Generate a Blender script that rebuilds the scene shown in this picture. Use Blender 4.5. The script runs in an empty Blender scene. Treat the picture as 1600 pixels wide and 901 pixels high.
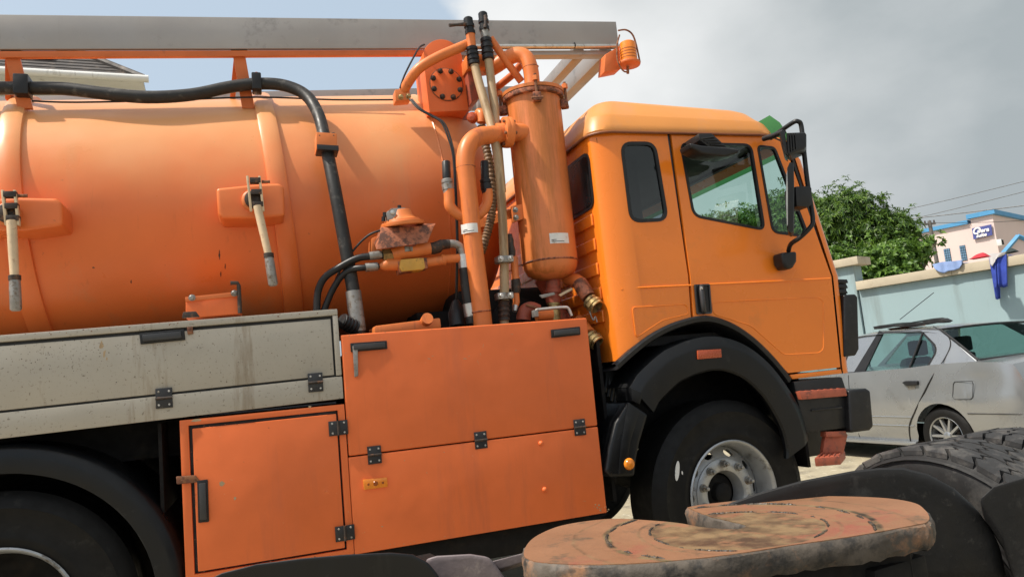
import bpy, bmesh, math, random
from mathutils import Vector as V, Matrix, geometry
random.seed(7)
R = math.radians
scene = bpy.context.scene
COL = scene.collection

# ---------------------------------------------------------------- camera
EYE = V((0, 0, 1.3)); FPX = 1155.0; CX, CY = 800.0, 450.5
yaw, pitch, roll = R(19.34), R(7.06), R(-5.54)
fw = V((math.sin(yaw)*math.cos(pitch), math.cos(yaw)*math.cos(pitch), math.sin(pitch)))
r0 = V((math.cos(yaw), -math.sin(yaw), 0)); u0 = r0.cross(fw)
rt = math.cos(roll)*r0 + math.sin(roll)*u0
up = -math.sin(roll)*r0 + math.cos(roll)*u0
cd = bpy.data.cameras.new('camera'); cam = bpy.data.objects.new('camera', cd); COL.objects.link(cam)
cam.matrix_world = Matrix(((rt.x, up.x, -fw.x, EYE.x), (rt.y, up.y, -fw.y, EYE.y), (rt.z, up.z, -fw.z, EYE.z), (0, 0, 0, 1)))
cd.sensor_width = 36; cd.lens = 36*FPX/1600; cd.clip_end = 2000; cd.clip_start = 0.05
scene.camera = cam

# ---------------------------------------------------------------- world and sun
SUN = V((-0.56, -0.012, 0.82)).normalized()
w = bpy.data.worlds.new('World'); scene.world = w; w.use_nodes = True
nt = w.node_tree; nt.nodes.clear(); N = nt.nodes.new; L = nt.links.new
out = N('ShaderNodeOutputWorld'); bg = N('ShaderNodeBackground'); bgc = N('ShaderNodeBackground'); mixw = N('ShaderNodeMixShader')
sky = N('ShaderNodeTexSky'); sky.sky_type = 'NISHITA'; sky.sun_disc = False
sky.sun_elevation = math.asin(SUN.z); sky.sun_rotation = math.atan2(SUN.x, SUN.y)
sky.air_density = 1.0; sky.dust_density = 5.0; sky.ozone_density = 1.0
hz_ = N('ShaderNodeMix'); hz_.data_type = 'RGBA'; hz_.inputs['Factor'].default_value = 0.62; hz_.inputs['B'].default_value = (3.65, 4.35, 4.85, 1); L(sky.outputs[0], hz_.inputs['A']); L(hz_.outputs['Result'], bg.inputs[0]); bg.inputs[1].default_value = 0.15
tc = N('ShaderNodeTexCoord')
nz = N('ShaderNodeTexNoise'); nz.inputs['Scale'].default_value = 2.6; nz.inputs['Detail'].default_value = 7; nz.inputs['Roughness'].default_value = 0.52
mpw = N('ShaderNodeMapping'); mpw.inputs['Location'].default_value = (3.2, 1.1, 0.4); mpw.inputs['Scale'].default_value = (1, 1, 1.7)
L(tc.outputs['Generated'], mpw.inputs[0]); L(mpw.outputs[0], nz.inputs['Vector'])
# a bank of cloud over the half of the sky ahead of the truck, breaking up towards its rear
dp = N('ShaderNodeVectorMath'); dp.operation = 'DOT_PRODUCT'; dp.inputs[1].default_value = (1.0, -0.12, 0.10)
L(tc.outputs['Generated'], dp.inputs[0])
ma = N('ShaderNodeMath'); ma.operation = 'MULTIPLY_ADD'; ma.inputs[1].default_value = 0.75; L(nz.outputs['Fac'], ma.inputs[0]); L(dp.outputs['Value'], ma.inputs[2])
cr = N('ShaderNodeMapRange'); cr.interpolation_type = 'SMOOTHSTEP'; cr.inputs[1].default_value = 0.54; cr.inputs[2].default_value = 0.62
L(ma.outputs[0], cr.inputs[0])
nz2 = N('ShaderNodeTexNoise'); nz2.inputs['Scale'].default_value = 1.9; nz2.inputs['Detail'].default_value = 3; nz2.inputs['Roughness'].default_value = 0.5
mp2 = N('ShaderNodeMapping'); mp2.inputs['Location'].default_value = (0.35, 5.2, 1.3); L(tc.outputs['Generated'], mp2.inputs[0]); L(mp2.outputs[0], nz2.inputs['Vector'])
cramp = N('ShaderNodeValToRGB'); cramp.color_ramp.elements[0].position = 0.22; cramp.color_ramp.elements[0].color = (0.40, 0.445, 0.465, 1)
cramp.color_ramp.elements[1].position = 0.56; cramp.color_ramp.elements[1].color = (0.90, 0.91, 0.91, 1)
me_ = N('ShaderNodeMath'); me_.operation = 'MULTIPLY_ADD'; me_.inputs[1].default_value = -0.62; me_.inputs[2].default_value = 0.52; L(ma.outputs[0], me_.inputs[0]); me2 = N('ShaderNodeMath'); me2.operation = 'MULTIPLY_ADD'; me2.inputs[1].default_value = 0.75; L(nz2.outputs['Fac'], me2.inputs[0]); L(me_.outputs[0], me2.inputs[2]); L(me2.outputs[0], cramp.inputs[0]); L(cramp.outputs[0], bgc.inputs[0]); bgc.inputs[1].default_value = 0.88
veil = N('ShaderNodeMapRange'); veil.inputs[3].default_value = 0.0; veil.inputs[4].default_value = 1.0; L(cr.outputs[0], veil.inputs[0]); L(veil.outputs[0], mixw.inputs[0]); L(bg.outputs[0], mixw.inputs[1]); L(bgc.outputs[0], mixw.inputs[2]); L(mixw.outputs[0], out.inputs[0])
sd = bpy.data.lights.new('sun', 'SUN'); so = bpy.data.objects.new('sun', sd); COL.objects.link(so)
sd.energy = 4.4; sd.angle = R(1.5); sd.color = (1.0, 0.93, 0.82)
so.rotation_euler = SUN.to_track_quat('Z', 'Y').to_euler(); so.location = (-6, 2, 12)
vs = scene.view_settings; vs.view_transform = 'Standard'; vs.look = 'None'; vs.exposure = 0.26; vs.gamma = 1.0; vs.use_curve_mapping = False
scene.render.engine = 'CYCLES'; scene.cycles.max_bounces = 7; scene.cycles.transparent_max_bounces = 12

# ---------------------------------------------------------------- point helpers (photo pixel + depth plane -> place)
def ray(x, y): return fw + rt*((x-CX)/FPX) - up*((y-CY)/FPX)
def P(x, y, Y): d = ray(x, y); return EYE + d*(Y/d.y)
def PZ(x, y, z): d = ray(x, y); return EYE + d*((z-EYE.z)/d.z)
def PX(x, y, X): d = ray(x, y); return EYE + d*(X/d.x)
def PD(x, y, D): return EYE + ray(x, y)*D
def rad(px, p): return px*(p-EYE).dot(fw)/FPX

# ---------------------------------------------------------------- materials
MATS = {}
def mat(name, c, rough=0.5, metal=0.0, var=0.12, vscale=3.0, c2=None, c2amt=0.0, c2scale=6.0, bump=0.0, bscale=60.0, coat=0.0, spec=0.5,
        streak=False, drip=None, dripamt=0.3, wave=0.0, c3=None, c3amt=0.0, c3scale=40.0, rvar=0.1):
    m = bpy.data.materials.new(name); m.use_nodes = True; t = m.node_tree; b = t.nodes['Principled BSDF']
    N = t.nodes.new; L = t.links.new
    b.inputs['Roughness'].default_value = rough; b.inputs['Metallic'].default_value = metal
    b.inputs['Specular IOR Level'].default_value = spec; b.inputs['Coat Weight'].default_value = coat; b.inputs['Coat Roughness'].default_value = 0.12
    geo = N('ShaderNodeNewGeometry'); src = geo.outputs['Position']
    if streak:
        mp = N('ShaderNodeMapping'); mp.inputs['Scale'].default_value = (1, 1, 0.12); L(src, mp.inputs[0]); ssrc = mp.outputs[0]
    else: ssrc = src
    n1 = N('ShaderNodeTexNoise'); n1.inputs['Scale'].default_value = vscale; n1.inputs['Detail'].default_value = 6; n1.inputs['Roughness'].default_value = 0.6; L(src, n1.inputs['Vector'])
    rp = N('ShaderNodeValToRGB'); L(n1.outputs['Fac'], rp.inputs[0])
    rp.color_ramp.elements[0].position = 0.3; rp.color_ramp.elements[1].position = 0.7
    rp.color_ramp.elements[0].color = tuple(x*(1-var) for x in c)+(1,); rp.color_ramp.elements[1].color = tuple(min(1, x*(1+var)) for x in c)+(1,)
    col = rp.outputs[0]
    for cc, am, sc, s_ in ((c2, c2amt, c2scale, ssrc), (c3, c3amt, c3scale, src)):
        if not cc: continue
        n2 = N('ShaderNodeTexNoise'); n2.inputs['Scale'].default_value = sc; n2.inputs['Detail'].default_value = 8; n2.inputs['Roughness'].default_value = 0.68; L(s_, n2.inputs['Vector'])
        mr = N('ShaderNodeMapRange'); mr.inputs[1].default_value = 0.68-am*0.4; mr.inputs[2].default_value = 0.80-am*0.4; L(n2.outputs['Fac'], mr.inputs[0])
        mx = N('ShaderNodeMix'); mx.data_type = 'RGBA'; L(mr.outputs[0], mx.inputs['Factor']); L(col, mx.inputs['A']); mx.inputs['B'].default_value = tuple(cc)+(1,); col = mx.outputs['Result']
    if drip:
        md = N('ShaderNodeMapping'); md.inputs['Scale'].default_value = (9, 9, 0.55); L(src, md.inputs[0])
        nd = N('ShaderNodeTexNoise'); nd.inputs['Scale'].default_value = 2.2; nd.inputs['Detail'].default_value = 9; nd.inputs['Roughness'].default_value = 0.7; L(md.outputs[0], nd.inputs['Vector'])
        rd = N('ShaderNodeMapRange'); rd.inputs[1].default_value = 0.60; rd.inputs[2].default_value = 0.80; rd.inputs[4].default_value = dripamt; L(nd.outputs['Fac'], rd.inputs[0])
        mx = N('ShaderNodeMix'); mx.data_type = 'RGBA'; L(rd.outputs[0], mx.inputs['Factor']); L(col, mx.inputs['A']); mx.inputs['B'].default_value = tuple(drip)+(1,); col = mx.outputs['Result']
    L(col, b.inputs['Base Color'])
    if rvar:
        n4 = N('ShaderNodeTexNoise'); n4.inputs['Scale'].default_value = vscale*2.3; n4.inputs['Detail'].default_value = 5; L(src, n4.inputs['Vector'])
        m4 = N('ShaderNodeMapRange'); m4.inputs[1].default_value = 0.3; m4.inputs[2].default_value = 0.7; m4.inputs[3].default_value = max(0.02, rough-rvar); m4.inputs[4].default_value = min(1, rough+rvar)
        L(n4.outputs['Fac'], m4.inputs[0]); L(m4.outputs[0], b.inputs['Roughness'])
    if bump:
        n3 = N('ShaderNodeTexNoise'); n3.inputs['Scale'].default_value = bscale; n3.inputs['Detail'].default_value = 4; L(src, n3.inputs['Vector'])
        bp = N('ShaderNodeBump'); bp.inputs['Strength'].default_value = bump; bp.inputs['Distance'].default_value = 0.004; L(n3.outputs['Fac'], bp.inputs['Height']); L(bp.outputs[0], b.inputs['Normal'])
        if wave:     # gentle dents and oil-canning of sheet metal
            nw = N('ShaderNodeTexNoise'); nw.inputs['Scale'].default_value = 3.2; nw.inputs['Detail'].default_value = 2; L(src, nw.inputs['Vector'])
            bw = N('ShaderNodeBump'); bw.inputs['Strength'].default_value = wave; bw.inputs['Distance'].default_value = 0.03; L(nw.outputs['Fac'], bw.inputs['Height']); L(bw.outputs[0], bp.inputs['Normal'])
    MATS[name] = m; return m

RUST = (0.10, 0.035, 0.018)
mat('tank_orange', (0.74, 0.172, 0.042), 0.36, spec=0.42, var=0.08, vscale=1.7, c2=(0.66, 0.20, 0.07), c2amt=0.34, c2scale=2.2, streak=True, c3=(0.22, 0.06, 0.03), c3amt=0.06, c3scale=34, drip=(0.34, 0.09, 0.03), dripamt=0.4, wave=0.16, bump=0.05, bscale=14)
mat('panel_orange', (0.74, 0.158, 0.042), 0.44, spec=0.32, var=0.09, vscale=2.3, c2=(0.63, 0.142, 0.047), c2amt=0.34, c2scale=3.5, streak=True, c3=(0.66, 0.32, 0.17), c3amt=0.02, c3scale=38, drip=(0.42, 0.11, 0.045), dripamt=0.3, wave=0.28, bump=0.05, bscale=9)
mat('cab_orange', (0.84, 0.215, 0.018), 0.27, spec=0.42, var=0.04, vscale=1.5, coat=0.22, c2=(0.73, 0.20, 0.024), c2amt=0.28, c2scale=3, drip=(0.58, 0.17, 0.03), dripamt=0.25, wave=0.10, bump=0.02, bscale=5)
mat('cab_roof', (0.66, 0.265, 0.065), 0.40, spec=0.4, var=0.06, vscale=1.5, c2=(0.60, 0.26, 0.09), c2amt=0.4, c2scale=2.5, wave=0.08, bump=0.03, bscale=6)
mat('pipe_orange', (0.68, 0.19, 0.048), 0.45, spec=0.4, var=0.10, vscale=7, c2=(0.42, 0.115, 0.04), c2amt=0.26, c2scale=12, streak=True, c3=RUST, c3amt=0.04, c3scale=45, drip=(0.30, 0.09, 0.04), dripamt=0.5, bump=0.08, bscale=50)
mat('filter_orange', (0.66, 0.20, 0.06), 0.40, spec=0.45, var=0.10, vscale=4, c2=(0.46, 0.145, 0.03), c2amt=0.5, c2scale=9, streak=True, c3=RUST, c3amt=0.03, c3scale=50, drip=(0.26, 0.10, 0.03), dripamt=0.55, wave=.08, bump=0.05, bscale=40)
mat('rail_orange', (0.60, 0.155, 0.045), 0.5, spec=0.3, var=0.10, vscale=5, c2=(0.34, 0.10, 0.04), c2amt=0.2, c2scale=14)
mat('grime_orange', (0.40, 0.13, 0.06), 0.6, var=0.3, vscale=18, c2=RUST, c2amt=0.6, c2scale=22, bump=0.3, bscale=90)
mat('gutter_brown', (0.20, 0.06, 0.02), 0.5, var=0.2, vscale=8)
mat('red_oxide', (0.33, 0.07, 0.035), 0.6, var=0.2, vscale=6, c2=(0.16, 0.05, 0.03), c2amt=0.4, c2scale=12, bump=0.15)
mat('rust', (0.13, 0.05, 0.028), 0.85, var=0.4, vscale=30, c2=(0.26, 0.11, 0.05), c2amt=0.6, c2scale=40, bump=0.5, bscale=120)
mat('grey_steel', (0.43, 0.39, 0.325), 0.48, metal=0.3, spec=0.4, var=0.07, vscale=2.5, c2=(0.22, 0.16, 0.10), c2amt=0.24, c2scale=5, streak=True, c3=(0.09, 0.065, 0.04), c3amt=0.22, c3scale=75, drip=(0.22, 0.17, 0.12), dripamt=0.25, wave=0.22, bump=0.05, bscale=20)
mat('tray_alu', (0.36, 0.335, 0.315), 0.46, metal=0.4, var=0.08, vscale=2.0, c2=(0.25, 0.235, 0.22), c2amt=0.35, c2scale=5, drip=(0.2, 0.18, 0.16), dripamt=0.3, wave=0.1, bump=0.05, bscale=15)
mat('bright_steel', (0.55, 0.53, 0.50), 0.35, metal=0.8, var=0.12, vscale=14, c2=(0.25, 0.2, 0.15), c2amt=0.3, c2scale=25)
mat('dull_steel', (0.30, 0.29, 0.27), 0.5, metal=0.6, var=0.2, vscale=20, c2=(0.16, 0.11, 0.07), c2amt=0.4, c2scale=30, bump=0.2)
mat('brass', (0.42, 0.30, 0.13), 0.45, metal=0.7, var=0.2, vscale=22, c2=(0.14, 0.09, 0.05), c2amt=0.4, c2scale=30)
mat('yellow_paint', (0.62, 0.33, 0.05), 0.5, var=0.15, vscale=14, c2=RUST, c2amt=0.35, c2scale=28)
mat('black_plastic', (0.013, 0.013, 0.014), 0.42, spec=0.35, var=0.2, vscale=12, c2=(0.035, 0.033, 0.03), c2amt=0.2, c2scale=10, rvar=0.12, bump=0.06, bscale=200)
mat('dull_black', (0.035, 0.035, 0.037), 0.4, var=0.2, vscale=14)
mat('black_gloss', (0.008, 0.009, 0.010), 0.22, var=0.1, spec=0.25)
mat('black_paint', (0.016, 0.016, 0.018), 0.45, var=0.3, vscale=6, c2=(0.05, 0.045, 0.04), c2amt=0.25, c2scale=9, bump=0.08)
mat('fender_black', (0.0065, 0.007, 0.008), 0.36, spec=0.3, var=0.25, vscale=5, c2=(0.035, 0.034, 0.033), c2amt=0.14, c2scale=7, drip=(0.035, 0.033, 0.03), dripamt=0.35, bump=0.05, bscale=30)
mat('rubber', (0.0065, 0.0062, 0.006), 0.62, spec=0.22, var=0.25, vscale=8, c2=(0.020, 0.019, 0.017), c2amt=0.20, c2scale=11, bump=0.12, bscale=60)
mat('worn_rubber', (0.014, 0.014, 0.0145), 0.62, spec=0.3, var=0.25, vscale=7, c2=(0.055, 0.053, 0.05), c2amt=0.34, c2scale=4, c3=(0.05, 0.047, 0.043), c3amt=0.2, c3scale=30, bump=0.2, bscale=60)
mat('old_tread', (0.032, 0.032, 0.033), 0.7, spec=0.3, var=0.25, vscale=9, c2=(0.085, 0.08, 0.075), c2amt=0.42, c2scale=9, bump=0.3, bscale=80)
mat('hose_black', (0.022, 0.0215, 0.021), 0.5, spec=0.35, var=0.25, vscale=14, c2=(0.085, 0.08, 0.072), c2amt=0.34, c2scale=16, bump=0.12)
mat('hose_tan', (0.42, 0.30, 0.17), 0.5, var=0.14, vscale=9, c2=(0.24, 0.15, 0.07), c2amt=0.4, c2scale=14, streak=True)
mat('hose_brown', (0.20, 0.115, 0.055), 0.55, var=0.25, vscale=20, c2=(0.08, 0.05, 0.03), c2amt=0.45, c2scale=25)
mat('lever_cream', (0.62, 0.47, 0.30), 0.5, var=0.12, vscale=15, c2=(0.25, 0.11, 0.05), c2amt=0.22, c2scale=35)
mat('dark_iron', (0.045, 0.034, 0.028), 0.6, metal=0.3, var=0.4, vscale=30, c2=(0.16, 0.075, 0.04), c2amt=0.35, c2scale=40, bump=0.3)
mat('wheel_silver', (0.40, 0.41, 0.42), 0.42, metal=0.55, var=0.12, vscale=9, c2=(0.16, 0.14, 0.12), c2amt=0.28, c2scale=14)
mat('sticker_white', (0.72, 0.71, 0.68), 0.5, var=0.05, vscale=20, c2=(0.45, 0.40, 0.34), c2amt=0.25, c2scale=30)
mat('ink', (0.03, 0.03, 0.04), 0.6, var=0.1)
mat('amber', (0.80, 0.24, 0.02), 0.22, var=0.1, vscale=20, spec=0.6)
mat('amber_dark', (0.30, 0.07, 0.01), 0.3, var=0.1, vscale=20)
mat('reflector_red', (0.42, 0.075, 0.025), 0.25, var=0.1, vscale=40)
mat('step_red', (0.40, 0.095, 0.05), 0.55, var=0.15, vscale=15, c2=(0.2, 0.06, 0.04), c2amt=0.42, c2scale=18, bump=0.2)
mat('interior_dark', (0.016, 0.016, 0.018), 0.8, var=0.2)
mat('seat_cloth', (0.03, 0.032, 0.036), 0.9, var=0.3, vscale=20)
mat('chassis_black', (0.007, 0.0065, 0.0065), 0.75, spec=0.25, var=0.3, vscale=8, c2=(0.014, 0.011, 0.008), c2amt=0.4, c2scale=9, bump=0.1)
mat('car_silver', (0.33, 0.345, 0.36), 0.26, metal=0.65, var=0.03, vscale=1.2, coat=0.6, c2=(0.26, 0.265, 0.27), c2amt=0.2, c2scale=3.5, c3=(0.2, 0.18, 0.15), c3amt=-0.02, c3scale=40)
mat('wall_paint', (0.275, 0.375, 0.40), 0.85, var=0.05, vscale=0.9, c2=(0.22, 0.285, 0.295), c2amt=0.30, c2scale=1.6, streak=True, drip=(0.17, 0.20, 0.19), dripamt=0.4, bump=0.15, bscale=25)
mat('coping', (0.45, 0.39, 0.29), 0.85, var=0.1, vscale=2.5, c2=(0.33, 0.27, 0.19), c2amt=0.32, c2scale=4, bump=0.2, bscale=30)
mat('pink_wall', (0.66, 0.535, 0.50), 0.85, var=0.03, vscale=0.6, c2=(0.55, 0.44, 0.41), c2amt=0.2, c2scale=1.0)
mat('blue_trim', (0.07, 0.27, 0.50), 0.6, var=0.08, vscale=1.2)
mat('sign_blue', (0.06, 0.075, 0.26), 0.5, var=0.05, vscale=1.5)
mat('sign_white', (0.80, 0.80, 0.80), 0.5, var=0.02)
mat('cloth_blue', (0.03, 0.06, 0.34), 0.9, var=0.2, vscale=9, bump=0.2, bscale=30)
mat('cloth_pale', (0.24, 0.34, 0.60), 0.9, var=0.15, vscale=9, bump=0.2, bscale=30)
mat('cloth_white', (0.52, 0.50, 0.50), 0.9, var=0.15, vscale=9, bump=0.2, bscale=30)
mat('cloth_red', (0.50, 0.03, 0.045), 0.9, var=0.15, vscale=9)
mat('cloth_dark', (0.02, 0.03, 0.03), 0.9, var=0.2, vscale=9)
mat('roof_tile', (0.055, 0.047, 0.043), 0.7, var=0.3, vscale=2.5, c2=(0.14, 0.11, 0.09), c2amt=0.35, c2scale=5)
mat('gutter_white', (0.68, 0.68, 0.66), 0.6, var=0.05, vscale=1.5, c2=(0.4, 0.38, 0.34), c2amt=0.25, c2scale=4, streak=True)
mat('house_wall', (0.42, 0.43, 0.40), 0.85, var=0.05, vscale=1.0)
mat('solar', (0.05, 0.08, 0.16), 0.12, var=0.1, vscale=1.0, coat=0.5)
mat('concrete_pole', (0.13, 0.12, 0.11), 0.85, var=0.15, vscale=4)
mat('ground', (0.33, 0.285, 0.195), 0.95, var=0.2, vscale=1.2, c2=(0.20, 0.17, 0.12), c2amt=0.45, c2scale=3.5, c3=(0.52, 0.47, 0.36), c3amt=0.3, c3scale=14, bump=0.6, bscale=22)
mat('bark', (0.11, 0.085, 0.06), 0.95, var=0.3, vscale=9, bump=0.5, bscale=25)
mat('solar_frame', (0.6, 0.6, 0.6), 0.4, metal=0.6, var=0.05)
mat('window_blue', (0.12, 0.22, 0.33), 0.3, var=0.2, vscale=3)
mat('plate_edge', (0.085, 0.070, 0.056), 0.75, var=0.4, vscale=9, c2=(0.26, 0.13, 0.065), c2amt=0.42, c2scale=7, c3=(0.03, 0.027, 0.024), c3amt=0.45, c3scale=16, bump=0.9, bscale=45)
mat('grease', (0.035, 0.027, 0.02), 0.5, var=0.4, vscale=30, c2=(0.14, 0.10, 0.06), c2amt=0.4, c2scale=35, bump=0.4, bscale=120)
mat('bracket_mauve', (0.16, 0.13, 0.135), 0.6, var=0.25, vscale=8, c2=(0.30, 0.25, 0.23), c2amt=0.35, c2scale=9, bump=0.3)

def glass(name, tint, alpha, rough=0.03):
    m = bpy.data.materials.new(name); m.use_nodes = True; t = m.node_tree; t.nodes.clear(); N = t.nodes.new; L = t.links.new
    o = N('ShaderNodeOutputMaterial'); g = N('ShaderNodeBsdfGlossy'); tr = N('ShaderNodeBsdfTransparent'); fr = N('ShaderNodeFresnel'); mx = N('ShaderNodeMixShader')
    g.inputs['Roughness'].default_value = rough; g.inputs['Color'].default_value = (0.9, 0.95, 0.95, 1); tr.inputs['Color'].default_value = tuple(tint)+(1,)
    fr.inputs['IOR'].default_value = 1.5; ad = N('ShaderNodeMath'); ad.operation = 'MULTIPLY_ADD'; ad.inputs[1].default_value = 0.9; ad.inputs[2].default_value = alpha
    gb = N('ShaderNodeNewGeometry'); inv = N('ShaderNodeMath'); inv.operation = 'SUBTRACT'; inv.inputs[0].default_value = 1.0; L(gb.outputs['Backfacing'], inv.inputs[1]); mm_ = N('ShaderNodeMath'); mm_.operation = 'MULTIPLY'
    L(fr.outputs[0], ad.inputs[0]); L(ad.outputs[0], mm_.inputs[0]); L(inv.outputs[0], mm_.inputs[1]); L(mm_.outputs[0], mx.inputs[0]); L(tr.outputs[0], mx.inputs[1]); L(g.outputs[0], mx.inputs[2]); L(mx.outputs[0], o.inputs[0])
    MATS[name] = m; return m
glass('cab_glass', (0.80, 0.90, 0.87), 0.02)
glass('privacy_glass', (0.42, 0.48, 0.52), 0.02)
glass('dark_glass', (0.10, 0.11, 0.12), 0.0)
def visor():
    m = bpy.data.materials.new('visor_green'); m.use_nodes = True; t = m.node_tree; t.nodes.clear(); N = t.nodes.new; L = t.links.new
    o = N('ShaderNodeOutputMaterial'); p = N('ShaderNodeBsdfPrincipled'); p.inputs['Base Color'].default_value = (0.05, 0.16, 0.05, 1); p.inputs['Roughness'].default_value = 0.25
    tl = N('ShaderNodeBsdfTranslucent'); tl.inputs['Color'].default_value = (0.12, 0.36, 0.12, 1); tr = N('ShaderNodeBsdfTransparent'); tr.inputs['Color'].default_value = (0.18, 0.5, 0.2, 1)
    a = N('ShaderNodeMixShader'); a.inputs[0].default_value = 0.55; b = N('ShaderNodeMixShader'); b.inputs[0].default_value = 0.35
    L(p.outputs[0], a.inputs[1]); L(tl.outputs[0], a.inputs[2]); L(a.outputs[0], b.inputs[1]); L(tr.outputs[0], b.inputs[2]); L(b.outputs[0], o.inputs[0]); MATS['visor_green'] = m
visor()
glass('car_glass', (0.62, 0.74, 0.72), 0.04)

def leafmat(name, c, c2):
    m = bpy.data.materials.new(name); m.use_nodes = True; t = m.node_tree; b = t.nodes['Principled BSDF']; N = t.nodes.new; L = t.links.new
    geo = N('ShaderNodeNewGeometry'); rp = N('ShaderNodeValToRGB'); L(geo.outputs['Random Per Island'], rp.inputs[0])
    rp.color_ramp.elements[0].color = tuple(c)+(1,); rp.color_ramp.elements[1].color = tuple(c2)+(1,)
    L(rp.outputs[0], b.inputs['Base Color']); b.inputs['Roughness'].default_value = 0.45
    tl = N('ShaderNodeBsdfTranslucent'); L(rp.outputs[0], tl.inputs['Color']); ms = N('ShaderNodeMixShader'); ms.inputs[0].default_value = 0.32
    L(b.outputs[0], ms.inputs[1]); L(tl.outputs[0], ms.inputs[2]); L(ms.outputs[0], t.nodes['Material Output'].inputs[0]); MATS[name] = m
leafmat('leaf_mango', (0.020, 0.066, 0.010), (0.125, 0.215, 0.024))
leafmat('leaf_almond', (0.05, 0.12, 0.018), (0.16, 0.28, 0.04))

# greasy, scraped fifth wheel top: coupling rings worn round the throat
def plate_top_mat(cx, cy):
    m = mat('plate_top', (0.225, 0.112, 0.060), 0.62, spec=0.3, var=0.14, vscale=4, c2=(0.24, 0.075, 0.05), c2amt=0.34, c2scale=3.0, c3=(0.10, 0.070, 0.045), c3amt=0.26, c3scale=9, bump=0.5, bscale=55)
    t = m.node_tree; b = t.nodes['Principled BSDF']; N = t.nodes.new; L = t.links.new
    old = b.inputs['Base Color'].links[0].from_socket
    geo = N('ShaderNodeNewGeometry'); sub = N('ShaderNodeVectorMath'); sub.operation = 'SUBTRACT'; sub.inputs[1].default_value = (cx, cy, 0); L(geo.outputs['Position'], sub.inputs[0])
    sp = N('ShaderNodeSeparateXYZ'); L(sub.outputs[0], sp.inputs[0]); cb = N('ShaderNodeCombineXYZ'); L(sp.outputs[0], cb.inputs[0]); L(sp.outputs[1], cb.inputs[1])
    ln = N('ShaderNodeVectorMath'); ln.operation = 'LENGTH'; L(cb.outputs[0], ln.inputs[0])
    ns = N('ShaderNodeTexNoise'); ns.inputs['Scale'].default_value = 5; ns.inputs['Detail'].default_value = 5; L(geo.outputs['Position'], ns.inputs['Vector'])
    ad = N('ShaderNodeMath'); ad.operation = 'MULTIPLY_ADD'; ad.inputs[1].default_value = 0.05; L(ns.outputs['Fac'], ad.inputs[0]); L(ln.outputs['Value'], ad.inputs[2])
    rp = N('ShaderNodeValToRGB'); rp.color_ramp.interpolation = 'LINEAR'; L(ad.outputs[0], rp.inputs[0])
    e = rp.color_ramp.elements; e[0].position = 0.0; e[0].color = (0.9,)*3+(1,); e[1].position = 0.215; e[1].color = (0.7,)*3+(1,)
    for p, v in ((0.222, 1), (0.228, 0.1), (0.25, 0.0), (0.256, 0.6), (0.262, 0.0), (0.323, 0.0), (0.328, 1), (0.338, 1), (0.343, 0.05), (0.40, 0), (0.41, 0.5), (0.415, 0)):
        q = e.new(p); q.color = (v, v, v, 1)
    n2 = N('ShaderNodeTexNoise'); n2.inputs['Scale'].default_value = 26; n2.inputs['Detail'].default_value = 7; L(geo.outputs['Position'], n2.inputs['Vector'])
    mr = N('ShaderNodeMapRange'); mr.inputs[1].default_value = 0.32; mr.inputs[2].default_value = 0.46; L(n2.outputs['Fac'], mr.inputs[0])
    mu = N('ShaderNodeMath'); mu.operation = 'MULTIPLY'; L(rp.outputs[0], mu.inputs[0]); L(mr.outputs[0], mu.inputs[1])
    n3 = N('ShaderNodeTexNoise'); n3.inputs['Scale'].default_value = 16; n3.inputs['Detail'].default_value = 8; L(geo.outputs['Position'], n3.inputs['Vector'])
    gr = N('ShaderNodeValToRGB'); gr.color_ramp.elements[0].position = 0.35; gr.color_ramp.elements[0].color = (0.025, 0.018, 0.012, 1); gr.color_ramp.elements[1].position = 0.62; gr.color_ramp.elements[1].color = (0.20, 0.145, 0.075, 1); L(n3.outputs['Fac'], gr.inputs[0])
    mx = N('ShaderNodeMix'); mx.data_type = 'RGBA'; L(mu.outputs[0], mx.inputs['Factor']); L(old, mx.inputs['A']); L(gr.outputs[0], mx.inputs['B']); L(mx.outputs['Result'], b.inputs['Base Color'])

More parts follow.
